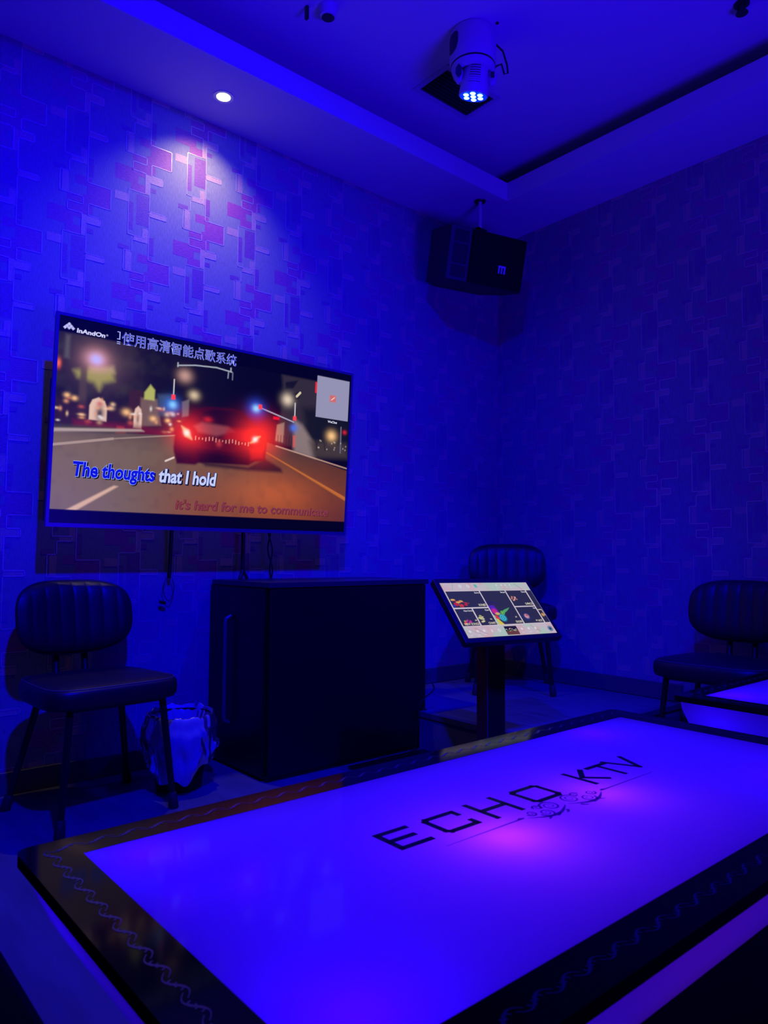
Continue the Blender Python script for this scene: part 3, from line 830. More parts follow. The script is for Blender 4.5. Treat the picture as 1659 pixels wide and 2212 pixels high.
# ------------------------------------------------------------------ cabinet
ca = math.atan2(0.06, 0.787)
cab = empty('equipment_cabinet', (0.500, 1.558, 0.0), 0.0)
tag(cab, 'tall black equipment cabinet under the television with a long side handle', 'cabinet')
CW, CD, CH = 0.868, 0.480, 0.790      # local y along the front, -x depth
mb = MB(); mb.box((-CD, 0.004, 0.0), (-0.004, CW, CH-0.022)); mb.build('body', CABW, cab, bevel=0.002)
mb = MB(); mb.box((-CD, -0.004, CH-0.022), (0.008, CW+0.012, CH)); mb.build('top', CABTOP, cab, bevel=0.002)
mb = MB(); mb.box((-CD+0.006, -0.012, 0.02), (-0.022, 0.004, CH-0.026)); door = mb.build('door', CABW, cab, bevel=0.0015)
mb = MB()
hx_ = -0.286
mb.tube([(hx_, -0.012, 0.640), (hx_, -0.036, 0.628), (hx_, -0.038, 0.61), (hx_, -0.038, 0.220), (hx_, -0.036, 0.202), (hx_, -0.012, 0.19)], 0.0085, 10)
mb.build('handle', HANDLE, door, smooth=True)
mb = MB(); mb.box((-0.002, 0.004, 0.02), (0.004, CW-0.004, CH-0.026)); mb.build('front_panel', CABW, cab, bevel=0.0015)

# ------------------------------------------------------------------ chairs
def blend_pad(nu, nv, outline, thick, front, back):
    pass
def make_chair():
    c = empty('side_chair', (0, 0, 0))      # local: front is +x, width along y
    # legs
    tops = {'fl': (0.165, -0.165, 0.395), 'fr': (0.165, 0.165, 0.395), 'bl': (-0.12, -0.15, 0.395), 'br': (-0.12, 0.15, 0.395)}
    foot = {'fl': (0.200, -0.202, 0.0), 'fr': (0.200, 0.202, 0.0), 'bl': (-0.195, -0.228, 0.0), 'br': (-0.195, 0.228, 0.0)}
    for k in ('fl', 'fr', 'bl', 'br'):
        a, b = Vector(tops[k]), Vector(foot[k])
        mb = MB(); mb.tube([a, a+(b-a)*0.5, b+(a-b)*0.02], [0.0125, 0.012, 0.0105], 14)
        leg = mb.build('leg', STEELB, c, smooth=True)
        d = (a-b).normalized()
        mb = MB(); mb.tube([b+Vector((0, 0, 0.001)), b+d*0.004, b+d*0.052, b+d*0.056], [0.017, 0.0175, 0.0155, 0.012], 14)
        mb.build('rubber_foot', RUBBER, leg, smooth=True)
    mb = MB()
    mb.tube([(0.165, -0.165, 0.388), (0.165, 0.165, 0.388)], 0.010, 8); mb.tube([(-0.12, -0.15, 0.388), (-0.12, 0.15, 0.388)], 0.010, 8)
    for s_ in (-1, 1):
        mb.tube([(0.165, s_*0.165, 0.388), (-0.12, s_*0.15, 0.388)], 0.010, 8)
    mb.build('seat_frame', STEELB, c, smooth=True, fix=False)
    # seat: rounded trapezoid pad with an edge seam and shallow channels
    n, rings = 72, []
    def outline(t, sc):
        co, si = math.cos(t), math.sin(t)
        x = math.copysign(abs(co)**0.42, co); y = math.copysign(abs(si)**0.42, si)
        wx = 0.212; wy = 0.232 + 0.014*x
        return Vector((wx*x*sc, wy*y*(sc), 0))
    prof = [(0.90, 0.388), (0.97, 0.392), (0.995, 0.405), (1.0, 0.428), (0.992, 0.446), (0.965, 0.456), (0.945, 0.457), (0.90, 0.463), (0.78, 0.468), (0.6, 0.470), (0.4, 0.470), (0.2, 0.470), (0.02, 0.470)]
    mb = MB()
    for sc, z in prof:
        rings.append(len(mb.v))
        for k in range(n):
            p = outline(2*math.pi*k/n, sc)
            dz = 0.0
            if z > 0.458:
                ch = abs(math.sin(math.pi*(p.y/0.052+0.5)))
                dz = -0.004*max(0, 1-ch*4)*(1 if abs(p.y) < 0.2 else 0)
            mb.v.append((p.x, p.y, z+dz))
    for a, b in zip(rings, rings[1:]):
        for k in range(n):
            j = (k+1) % n
            mb.f.append((a+k, a+j, b+j, b+k)); mb.m.append(0)
    mb.f.append(tuple(rings[0]+k for k in range(n))[::-1]); mb.m.append(0)
    mb.f.append(tuple(rings[-1]+k for k in range(n))); mb.m.append(0)
    seat = mb.build('seat', VINYL, c, smooth='all')
    mb = MB()
    P = [outline(2*math.pi*k/n, 0.955)+Vector((0.0, 0, 0.458)) for k in range(n)]
    mb.tube(P+[P[0]], 0.0022, 6, caps=False); mb.build('piping', THREAD, seat, smooth=True)
    # posts
    for s_ in (-1, 1):
        mb = MB()
        path = [Vector((-0.10, s_*0.055, 0.40)), Vector((-0.185, s_*0.055, 0.402)), Vector((-0.215, s_*0.055, 0.43)), Vector((-0.235, s_*0.055, 0.56)), Vector((-0.262, s_*0.055, 0.70))]
        mb.tube(path, [0.009, 0.009, 0.0125, 0.0125, 0.010], 10)
        mb.build('back_post', STEELB, c, smooth=True)
    # backrest: rounded rectangle with upright channels
    NU_, NV_ = 129, 41
    BW, BH = 0.216, 0.136
    lean = math.radians(11)
    cx, cz = -0.228, 0.660
    def shape(a, b, side_):
        # square grid -> superellipse outline
        e = max(abs(a), abs(b))
        if e < 1e-9:
            yy = zz_ = 0.0
        else:
            co, si = a/e, b/e
            nrm = (abs(co)**3.0+abs(si)**3.0)**(1/3.0)
            yy = BW*e*co/nrm; zz_ = BH*e*si/nrm
        fall = (1-e**5)
        if side_ > 0:
            ch = abs(math.sin(math.pi*(yy/BW*4.0)))
            th = 0.012+0.022*fall + 0.0045*(ch**0.5)*min(1, (1-e)*7)
        else:
            th = -(0.010+0.014*fall)
        curve = 0.045*(yy/BW)**2          # wraps forward at the sides
        xl = th + curve
        X = cx + xl*math.cos(lean) - zz_*math.sin(lean)
        Z = cz + zz_*math.cos(lean) + xl*math.sin(lean)
        return (X, yy, Z)
    mb = MB()
    for side_ in (1, -1):
        n0 = len(mb.v)
        for j in range(NV_):
            for i in range(NU_):
                mb.v.append(shape(-1+2*i/(NU_-1), -1+2*j/(NV_-1), side_))
        for j in range(NV_-1):
            for i in range(NU_-1):
                q_ = (n0+j*NU_+i, n0+j*NU_+i+1, n0+(j+1)*NU_+i+1, n0+(j+1)*NU_+i)
                mb.f.append(q_ if side_ > 0 else q_[::-1]); mb.m.append(0)
    nn = NU_*NV_
    per = [(i, 0) for i in range(NU_)] + [(NU_-1, j) for j in range(1, NV_)] + [(i, NV_-1) for i in range(NU_-2, -1, -1)] + [(0, j) for j in range(NV_-2, 0, -1)]
    for k in range(len(per)):
        (i, j), (i2, j2) = per[k], per[(k+1) % len(per)]
        mb.f.append((j*NU_+i, nn+j*NU_+i, nn+j2*NU_+i2, j2*NU_+i2)); mb.m.append(0)
    back = mb.build('backrest', VINYL, c, smooth='all')
    mb = MB()
    P = []
    for k in per:
        x_, y_, z_ = shape(-1+2*k[0]/(NU_-1), -1+2*k[1]/(NV_-1), 1)
        P.append((x_-0.006, y_, z_))
    mb.tube(P+[P[0]], 0.0055, 6, caps=False); mb.build('piping', VINYL, back, smooth=True)
    return c
ch0 = make_chair()
GRP = 'black padded side chairs around the room'
ch0.location = (0.350, 0.938, 0); ch0.rotation_euler = (0, 0, math.radians(6))
tag(ch0, 'black channelled vinyl chair against the left wall beside the bin', 'chair', GRP)
c1 = copy_tree(ch0); c1.location = (0.405, 3.165, PL_Z); c1.rotation_euler = (0, 0, math.radians(-45))
tag(c1, 'black channelled vinyl chair in the corner on the raised step, behind the touch screen', 'chair', GRP)
c2 = copy_tree(ch0); c2.location = (1.570, 3.16, 0); c2.rotation_euler = (0, 0, math.radians(-88))
tag(c2, 'black padded chair at the right edge, behind the far glowing table', 'chair', GRP)

# ------------------------------------------------------------------ waste bin
bn = empty('waste_bin', (0.320, 1.275, 0))
tag(bn, 'black waste basket lined with a pale plastic bag between chair and cabinet', 'waste bin')
mb = MB()
mb.lathe([(0.085, 0.0), (0.118, 0.272), (0.122, 0.280), (0.114, 0.280), (0.080, 0.01), (0.001, 0.008)], 36, cap1=False); mb.build('basket', BLACKM, bn, smooth=True)
mb = MB()
SEG, RG = 160, 44
rs_ = random.Random(5)
ph = [rs_.random()*6.28 for _ in range(8)]
base_n = len(mb.v)
for j in range(RG+1):
    t = j/RG
    for k in range(SEG):
        a = 2*math.pi*k/SEG
        cr = mnoise.noise(Vector((math.cos(a)*3.1, math.sin(a)*3.1, t*3.0)))
        cr2 = mnoise.noise(Vector((math.cos(a)*9, math.sin(a)*9, t*7.0+5)))
        cr3 = mnoise.noise(Vector((math.cos(a)*2.0+7, math.sin(a)*2.0, 0)))
        drop = 0.130 + 0.085*math.cos(a+0.55) + 0.05*cr3
        if t < 0.25:                       # inside the rim
            q_ = t/0.25
            r = 0.078+0.036*q_ + 0.010*cr*(1-q_)
            z = 0.190+0.088*q_ + 0.010*cr2
        else:
            q_ = (t-0.25)/0.75
            r = 0.120+0.024*math.sin(min(1, q_*2.2)*math.pi/2) - 0.006*q_
            r += (0.020*cr+0.007*cr2)*min(1, 1.6*q_)
            z = 0.286 + 0.012*math.sin(min(1, q_*5)*math.pi) - drop*q_
            z += (0.014*cr + 0.004*cr2)*(1-0.4*q_)
        mb.v.append((r*math.cos(a), r*math.sin(a), z))
for j in range(RG):
    for k in range(SEG):
        a_, b_ = j*SEG+k, j*SEG+(k+1) % SEG
        mb.f.append((a_, b_, b_+SEG, a_+SEG)); mb.m.append(0)
bag = mb.build('bin_liner', BAG, bn, smooth='all', fix=False)

# ------------------------------------------------------------------ touch screen on its pillar
kc = Vector((1.109, 2.246, 0.695))
ts = empty('touch_screen', tuple(kc))
tag(ts, 'tilted song-selection touch screen on a brown pillar stand beside the cabinet', 'touch screen')
yw, ti, ro = 1.463, 0.732, -0.013
u_ = Vector((math.cos(yw), math.sin(yw), 0)); n0 = Vector((math.sin(yw), -math.cos(yw), 0))
v_ = Vector((0, 0, 1))*math.cos(ti) - n0*math.sin(ti)
uu2 = u_*math.cos(ro)+v_*math.sin(ro); vv2 = v_*math.cos(ro)-u_*math.sin(ro)
nn_ = uu2.cross(vv2)
KT = Matrix((uu2, vv2, nn_)).transposed().to_4x4()
KW, KH = 0.51, 0.31
mb = MB(); mb.prism(rrect(-KW/2, -KH/2, KW/2, KH/2, 0.008), -0.028, 0.0, 0, KT); mb.build('bezel', DARKP, ts, smooth=True, bevel=0.003)
mb = MB(); mb.box((-0.10, -0.08, -0.055), (0.10, 0.08, -0.028), 0, KT); mb.build('mount', BLACK, ts, bevel=0.003)
AW, AH = KW*0.918, KH*0.853
NU2, NV2 = 300, 170
uu, vv = np.meshgrid(np.linspace(0, 1, NU2), np.linspace(0, 1, NV2))
IMG = np.zeros((NV2, NU2, 3)); IMG[:] = srgb((206, 190, 200))
n1 = vnoise(7, 4); n2 = vnoise(16, 9)
over(np.clip((n1-0.5)*3, 0, 1)*0.8, srgb((176, 205, 190)))
over(np.clip((n2-0.62)*3, 0, 1)*0.7, srgb((216, 168, 172)))
for i, (a, b, c) in enumerate(((0.05, 0.85, 0.16), (0.12, 0.84, 0.22), (0.02, 0.90, 0.10), (0.74, 0.84, 0.82), (0.13, 0.02, 0.10), (0.84, 0.03, 0.9))):
    ln(a, b, c, b+0.11, 0.004, (176, 120, 128) if i % 2 else (140, 180, 165), 0.6)
TC = (46, 46, 60)
tiles = dict(songs=(0.012, 0.160, 0.379, 0.466), new=(0.012, 0.488, 0.192, 0.797), chart=(0.205, 0.488, 0.379, 0.797), singer=(0.391, 0.160, 0.679, 0.797), dance=(0.691, 0.160, 0.925, 0.468), hot=(0.691, 0.488, 0.925, 0.797), last=(0.937, 0.160, 0.998, 0.797))
ln(0.385, 0.16, 0.385, 0.80, 0.004, (232, 226, 232))
for t_ in tiles.values():
    x0, y0, x1, y1 = t_
    pg([(x0-0.005, y0-0.008), (x1+0.005, y0-0.008), (x1+0.005, y1+0.008), (x0-0.005, y1+0.008)], (226, 214, 222), 0.002)
    pg([(x0, y0), (x1, y0), (x1, y1), (x0, y1)], TC, 0.0012)
# drum kit
for a, b, r, c in ((0.06, 0.40, 0.030, (196, 40, 30)), (0.11, 0.43, 0.026, (210, 60, 36)), (0.16, 0.41, 0.022, (190, 40, 34)), (0.03, 0.43, 0.018, (40, 60, 190))):
    blob(a, b, r*0.8, r*1.2, srgb(c), 1.0, 3)
for a, b in ((0.045, 0.32), (0.12, 0.35), (0.09, 0.365)):
    blob(a, b, 0.024, 0.018, srgb((240, 190, 80)), 1.0, 3)
ln(0.04, 0.33, 0.20, 0.39, 0.003, (200, 60, 40)); ln(0.08, 0.35, 0.09, 0.45, 0.002, (230, 120, 60))
# fruit and plates
for i in range(18):
    blob(0.035+rng.rand()*0.085, 0.69+rng.rand()*0.07, 0.008, 0.013, srgb(((220, 60, 60), (120, 190, 70), (240, 190, 80), (240, 120, 50), (210, 60, 160))[rng.randint(5)]), 1.0, 2)
for i in range(10):
    blob(0.215+rng.rand()*0.05, 0.62+rng.rand()*0.14, 0.014, 0.014, srgb(((226, 214, 140), (190, 196, 110), (240, 232, 190))[rng.randint(3)]), 0.95, 2)
# big tile picture
pg([(0.395, 0.36), (0.46, 0.36), (0.56, 0.42), (0.40, 0.41)], (44, 34, 96), 0.01, 0.7)
pg([(0.395, 0.44), (0.455, 0.44), (0.475, 0.58), (0.42, 0.62), (0.395, 0.56)], (82, 40, 190), 0.004)
blob(0.43, 0.55, 0.03, 0.05, srgb((226, 40, 110)), 0.9, 2)
blob(0.45, 0.60, 0.028, 0.025, srgb((236, 196, 70)), 0.9, 2)
pg([(0.50, 0.575), (0.54, 0.53), (0.62, 0.49), (0.575, 0.55), (0.52, 0.60)], (84, 170, 92), 0.003)
pg([(0.395, 0.62), (0.43, 0.63), (0.45, 0.70), (0.40, 0.70)], (226, 60, 40), 0.004)
pg([(0.393, 0.69), (0.42, 0.69), (0.46, 0.797), (0.393, 0.797)], (222, 200, 60), 0.003)
pg([(0.393, 0.60), (0.403, 0.64), (0.40, 0.79), (0.393, 0.79)], (130, 220, 190), 0.003)
for r, c in ((0.042, (24, 140, 170)), (0.032, (80, 214, 226)), (0.023, (20, 110, 150)), (0.014, (90, 220, 230)), (0.006, (20, 40, 60))):
    blob(0.482, 0.675, r, r*AS*0.95, srgb(c), 1.0, 4)
for r, c in ((0.022, (96, 200, 70)), (0.013, (40, 90, 40)), (0.007, (180, 240, 90))):
    blob(0.508, 0.585, r, r*AS, srgb(c), 1.0, 4)
# dance
for i in range(16):
    blob(0.705+rng.rand()*0.06, 0.28+rng.rand()*0.08, 0.008, 0.012, srgb(((226, 90, 60), (236, 200, 190), (220, 150, 120), (150, 190, 190))[rng.randint(4)]), 0.9, 2)
# globe
blob(0.755, 0.665, 0.046, 0.082, srgb((36, 60, 150)), 1.0, 4)
blob(0.758, 0.660, 0.042, 0.075, srgb((30, 28, 48)), 1.0, 4)
blob(0.762, 0.665, 0.026, 0.044, srgb((216, 170, 190)), 0.95, 2)
blob(0.768, 0.65, 0.012, 0.02, srgb((206, 30, 70)), 0.9, 2)
ln(0.945, 0.55, 0.985, 0.55, 0.004, (220, 196, 170)); ln(0.985, 0.55, 0.99, 0.66, 0.004, (220, 196, 170))
blob(0.965, 0.65, 0.018, 0.032, srgb((206, 160, 70)), 1.0, 4)
# small monochrome icons
for a, b in ((0.350, 0.43), (0.175, 0.70), (0.343, 0.69), (0.635, 0.67), (0.872, 0.42), (0.85, 0.75)):
    for k in range(3):
        ang = rng.rand()*3.14
        ln(a-0.010*math.cos(ang), b-0.016*math.sin(ang), a+0.010*math.cos(ang), b+0.016*math.sin(ang), 0.0018, (216, 208, 190), 0.9)
# top and bottom bars
for i, a in enumerate((0.20, 0.29)):
    blob(a, 0.065, 0.016, 0.030, srgb((236, 236, 240)), 0.8, 2); blob(a, 0.065, 0.008, 0.016, srgb((190, 190, 196)), 0.8, 2)
pg([(0.355, 0.035), (0.385, 0.03), (0.395, 0.09), (0.365, 0.095)], (96, 190, 170), 0.003)
for a in (0.62, 0.68, 0.73, 0.78):
    blob(a, 0.05, 0.008, 0.016, srgb((240, 236, 240)), 0.85, 2); ln(a-0.012, 0.10, a+0.012, 0.10, 0.003, (232, 224, 232), 0.6)
for a in (0.05, 0.13, 0.20, 0.62, 0.70, 0.78):
    blob(a, 0.89, 0.013, 0.022, srgb((238, 232, 238)), 0.85, 2); ln(a-0.012, 0.955, a+0.012, 0.955, 0.003, (234, 226, 232), 0.6)
for a in (0.277, 0.287):
    ln(a, 0.875, a, 0.92, 0.002, (250, 248, 250))
blob(0.363, 0.895, 0.014, 0.025, srgb((246, 244, 248)), 0.9, 4); blob(0.363, 0.895, 0.009, 0.016, srgb((196, 180, 190)), 0.9, 4)
pg([(0.431, 0.832), (0.570, 0.832), (0.570, 0.985), (0.431, 0.985)], (34, 24, 26), 0.001)
pg([(0.433, 0.92), (0.568, 0.90), (0.568, 0.983), (0.433, 0.983)], (120, 70, 36), 0.002, 0.8)
for i in range(14):
    blob(0.44+rng.rand()*0.12, 0.86+rng.rand()*0.06, 0.005, 0.009, srgb(((250, 210, 110), (240, 90, 60), (120, 190, 90), (240, 230, 220))[rng.randint(4)]), 0.9, 2)
blob(0.951, 0.915, 0.030, 0.052, srgb((96, 132, 160)), 1.0, 4); blob(0.951, 0.915, 0.013, 0.024, srgb((20, 40, 90)), 0.9, 4)
IMG = np.clip(IMG, 0, 1.2)
scr2 = screen_mesh('display', AW, AH, NU2, NV2, IMG, ts, KT @ Matrix.Translation((0, -AH/2-0.001, 0)), 0.85, 0.0012)
def kcap(body, u, v, ue, hf, c, align_right=True):
    size = hf*AH/0.73
    o = text_mesh(body, size, c, 'tile_label', scr2, Matrix.Identity(4), 0.018*size)
    xs = [q.co.x for q in o.data.vertices]
    k = (ue-u)*AW/(max(xs)-min(xs))
    o.data.transform(KT @ Matrix.Translation(((u-0.5)*AW, (0.5-v)*AH-0.001, 0.0018)) @ Matrix.Diagonal((k, 1, 1, 1)) @ Matrix.Translation((-min(xs), 0, 0)))
    return o
KC, KC2 = E_((216, 214, 228)), E_((206, 200, 184))
for body, u, v, ue in (('Songs', 0.318, 0.208, 0.374), ('Singer', 0.617, 0.208, 0.674), ('Dance', 0.868, 0.206, 0.921), ('New Songs', 0.098, 0.540, 0.188), ('Chart', 0.328, 0.538, 0.374), ('Hot', 0.893, 0.532, 0.921)):
    kcap(body, u, v, ue, 0.030, KC)
for body, u, v, ue in (('SONGS', 0.292, 0.445, 0.372), ('SINGER', 0.600, 0.778, 0.675), ('DANCE', 0.835, 0.448, 0.918), ('NEW SONGS', 0.035, 0.782, 0.188), ('CHART', 0.292, 0.780, 0.374), ('HOT', 0.868, 0.776, 0.918)):
    kcap(body, u, v, ue, 0.040, KC2)
mb = MB()
kx, ky = 1.090, 2.200
mb.box((kx-0.06, ky, 0.02), (kx, ky+0.105, 0.66))
mb.build('pillar', PILLAR, ts, bevel=0.003)
mb2 = MB(); mb2.box((kx-0.0015, ky-0.0035, 0.02), (kx+0.0015, ky-0.0005, 0.60)); mb2.build('corner_strip', HANDLE, ts)
mb3 = MB(); mb3.box((0.545, 1.93, 0.0), (1.24, 2.365, 0.012)); mb3.build('shade_plate', BLACK, ts, bevel=0.004)  # black plate added on the floor to stand in for the shadow there
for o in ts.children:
    if o.name.split('.')[0] in ('pillar', 'corner_strip', 'shade_plate'):
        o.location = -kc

# ------------------------------------------------------------------ lit tables
TX0, TX1, TY0, TY1, TZ = 1.830, 2.592, 0.305, 1.900, 0.462
PX0, PX1, PY0, PY1 = 1.904, 2.520, 0.381, 1.822
tb = empty('lit_table', ((TX0+TX1)/2, (TY0+TY1)/2, 0))
tag(tb, 'glowing violet glass table in the foreground with black lettering on its top', 'table', 'glowing glass-topped tables')
OFF = Vector(((TX0+TX1)/2, (TY0+TY1)/2, 0))
W2, D2 = (TX1-TX0)/2, (TY1-TY0)/2
pw, pd = (PX1-PX0)/2, (PY1-PY0)/2
pcx, pcy = (PX0+PX1)/2-OFF.x, (PY0+PY1)/2-OFF.y
# black glass frame as a ring
outer = rrect(-W2, -D2, W2, D2, 0.022, 6)
mb = MB()
def ring_face(mb, out, z, inner, flip=False):
    pass
ix0, iy0, ix1, iy1 = pcx-pw, pcy-pd, pcx+pw, pcy+pd
t_ = 0.018
bm = bmesh.new()
vo = [bm.verts.new((x, y, TZ)) for x, y in outer]
k = 7
corners = [(ix1, iy0), (ix1, iy1), (ix0, iy1), (ix0, iy0)]
vi = [bm.verts.new((x, y, TZ)) for x, y in corners]
n = len(vo)
for s_ in range(4):
    a = s_*k; mid = a+3
    # corner fan
    for q_ in range(a, a+k-1):
        bm.faces.new((vo[q_], vo[q_+1], vi[s_]))
    b = ((s_+1) % 4)
    bm.faces.new((vo[a+k-1], vo[(a+k) % n], vi[b], vi[s_]))
r_ = bmesh.ops.extrude_face_region(bm, geom=list(bm.faces))
for e in r_['geom']:
    if isinstance(e, bmesh.types.BMVert):
        e.co.z -= t_
bmesh.ops.recalc_face_normals(bm, faces=bm.faces)
me = bpy.data.meshes.new('glass_frame'); bm.to_mesh(me); bm.free(); me.materials.append(GLOSSB)
gf = bpy.data.objects.new('glass_frame', me); COL.objects.link(gf); gf.parent = tb
# translucent panel flush with the frame
mb = MB(); mb.quad((ix0, iy0, TZ-0.0005), (ix1, iy0, TZ-0.0005), (ix1, iy1, TZ-0.0005), (ix0, iy1, TZ-0.0005))
panel = mb.build('light_panel', ACRYL, tb, fix=False)
# scroll print along the border
mb = MB()
def ribbon(mb, pts, w, z, closed=False, mi=0):
    pts = [Vector((p[0], p[1])) for p in pts]
    L_, R_ = [], []
    for i, p in enumerate(pts):
        t = pts[min(i+1, len(pts)-1)]-pts[max(i-1, 0)]
        if t.length < 1e-9: t = Vector((1, 0))
        t.normalize(); nrm = Vector((-t.y, t.x))
        ww = w[i] if isinstance(w, list) else w
        L_.append(p+nrm*ww/2); R_.append(p-nrm*ww/2)
    for i in range(len(pts)-1):
        mb.quad((*R_[i], z), (*R_[i+1], z), (*L_[i+1], z), (*L_[i], z), mi)
def scroll_run(mb, p0, p1, z):
    p0, p1 = Vector(p0), Vector(p1)
    d = (p1-p0); Ln = d.length; d.normalize(); nr = Vector((-d.y, d.x))
    m_ = max(1, round(Ln/0.047)); st = Ln/m_
    for i in range(m_):
        c = p0+d*(st*(i+0.5))
        P = []; Wd = []
        for q_ in range(15):
            t = -1+2*q_/14
            P.append(c+d*(st*0.62*t)+nr*(0.0075*math.sin(t*math.pi)))
            Wd.append(0.0012+0.0030*math.exp(-(t*2.2)**2))
        ribbon(mb, P, Wd, z)
        for sg in (-1, 1):
            P = []
            for q_ in range(12):
                a = q_/11*4.4; r = 0.0068*(1-q_/15)
                P.append(c+d*(sg*0.009)+(d*math.cos(a)*sg+nr*math.sin(a)*sg)*r-d*sg*0.004)
            ribbon(mb, P, 0.0022, z+0.00002)
bo = 0.037
zt = TZ+0.0004
for a, b in (((-W2+bo, -D2+bo), (W2-bo, -D2+bo)), ((W2-bo, -D2+bo), (W2-bo, D2-bo)), ((W2-bo, D2-bo), (-W2+bo, D2-bo)), ((-W2+bo, D2-bo), (-W2+bo, -D2+bo))):
    scroll_run(mb, a, b, zt)
mb.build('scroll_border', SCROLL, gf, fix=False)
# lettering: strokes in local coordinates; s runs along +y, t (up) runs towards -x
def LT(s_, t):       # s metres along y from letter origin, t up
    return Vector((2.198-OFF.x-t, 0.748-OFF.y+s_))
mb = MB()
H_, wS = 0.073, 0.0120
def stroke(pts):
    P = [LT(*p) for p in pts]
    for a, b in zip(P, P[1:]):
        d = (b-a).normalized()*wS*0.45
        ribbon(mb, [a-d, b+d], wS, zt)
h = wS/2
def E_l(s0, w): stroke([(s0+w, H_-h), (s0+h, H_-h)]); stroke([(s0+h, H_-h), (s0+h, h)]); stroke([(s0+h, h), (s0+w, h)]); stroke([(s0+h, H_/2), (s0+w*0.86, H_/2)])
def C_l(s0, w): stroke([(s0+w-h, H_*0.72), (s0+w-h, H_-h), (s0+h+0.006, H_-h), (s0+h, H_-h-0.006), (s0+h, h+0.006), (s0+h+0.006, h), (s0+w-h, h), (s0+w-h, H_*0.28)])
def Hl(s0, w): stroke([(s0+h, 0), (s0+h, H_)]); stroke([(s0+w-h, 0), (s0+w-h, H_)]); stroke([(s0+h, H_/2), (s0+w-h, H_/2)])
def O_l(s0, w): c = 0.006; stroke([(s0+h+c, h), (s0+w-h-c, h), (s0+w-h, h+c), (s0+w-h, H_-h-c), (s0+w-h-c, H_-h), (s0+h+c, H_-h), (s0+h, H_-h-c), (s0+h, h+c), (s0+h+c, h)])
def K_l(s0, w): stroke([(s0+h, 0), (s0+h, H_)]); stroke([(s0+w-h, H_-0.003), (s0+h+0.012, H_*0.52)]); stroke([(s0+h+0.012, H_*0.52), (s0+w-h, 0.003)])
def T_l(s0, w): stroke([(s0, H_-h), (s0+w, H_-h)]); stroke([(s0+w/2, H_-h), (s0+w/2, 0)])
def V_l(s0, w): stroke([(s0+h*0.6, H_), (s0+w/2, h)]); stroke([(s0+w/2, h), (s0+w-h*0.6, H_)])
for fn, s0, w in ((E_l, 0.0, 0.066), (C_l, 0.100, 0.080), (Hl, 0.210, 0.076), (O_l, 0.325, 0.082), (K_l, 0.500, 0.062), (T_l, 0.575, 0.070), (V_l, 0.640, 0.074)):
    mb = MB(); fn(s0, w); mb.build('letter', INK, panel, fix=False)
# ornament below the lettering
mb = MB()
xo = 2.229-OFF.x
yo = 1.110-OFF.y
def op(s_, t): return Vector((xo-t, yo+s_))
for sg in (-1, 1):
    ribbon(mb, [op(sg*0.300, 0), op(sg*0.115, 0)], [0.0015, 0.0045], zt)
    for (a0, t0, r0, turns, dr) in ((0.030, 0.010, 0.020, 2.2, 1), (0.062, -0.008, 0.016, 2.0, -1), (0.055, 0.018, 0.010, 1.6, 1), (0.088, 0.006, 0.011, 1.8, -1)):
        P, Wd = [], []
        for i in range(40):
            q_ = i/39; a = q_*turns*2*math.pi; r = r0*(1-q_*0.9)
            P.append(op(sg*(a0+r*math.cos(a)), t0+dr*r*math.sin(a))); Wd.append(0.0036*(1-q_)+0.0010)
        ribbon(mb, P, Wd, zt+0.00002)
    P, Wd = [], []
    for i in range(24):
        q_ = i/23
        P.append(op(sg*(0.004+0.105*q_), -0.020*math.sin(q_*math.pi)-0.004)); Wd.append(0.0015+0.006*math.sin(q_*math.pi))
    ribbon(mb, P, Wd, zt+0.00003)
    ribbon(mb, [op(sg*0.112, 0), op(sg*0.122, 0.002), op(sg*0.132, 0)], [0.001, 0.008, 0.001], zt+0.00003)
    for s1 in (0.02, 0.045, 0.07):
        ribbon(mb, [op(sg*s1, -0.020), op(sg*(s1+0.006), -0.027), op(sg*(s1+0.014), -0.030)], [0.007, 0.005, 0.001], zt+0.00004)
mb.build('ornament', ORN, panel, fix=False)
# glowing skirt under the glass
mb = MB()
top_ = rrect(-W2+0.012, -D2+0.012, W2-0.012, D2-0.012, 0.03, 6)
mid_ = rrect(-W2+0.014, -D2+0.018, W2-0.016, D2-0.018, 0.03, 6)
bot_ = rrect(-W2+0.026, -D2+0.040, W2-0.034, D2-0.040, 0.03, 6)
ZS = [(top_, TZ-t_), (mid_, TZ-t_-0.030), (bot_, 0.366)]
rings = []
for pts, z in ZS:
    rings.append(len(mb.v)); mb.v += [(x, y, z) for x, y in pts]
kk = len(top_)
for a, b in zip(rings, rings[1:]):
    for i in range(kk):
        j = (i+1) % kk
        mb.f.append((b+i, b+j, a+j, a+i)); mb.m.append(0)
mb.build('skirt', SKIRT, tb, smooth=True, fix=False)
mb = MB(); mb.box((-W2+0.05, -D2+0.06, 0.3655), (W2-0.056, D2-0.06, 0.3675)); mb.build('light_tray', BOXW, tb, fix=False)
mb = MB(); mb.prism(rrect(-W2+0.15, -D2+0.22, W2-0.15, D2-0.22, 0.03), 0.03, 0.3655, 0); mb.prism(rrect(-W2+0.11, -D2+0.18, W2-0.11, D2-0.18, 0.03), 0.0, 0.03, 0); mb.build('pedestal', PEDM, tb, smooth=True, fix=False)
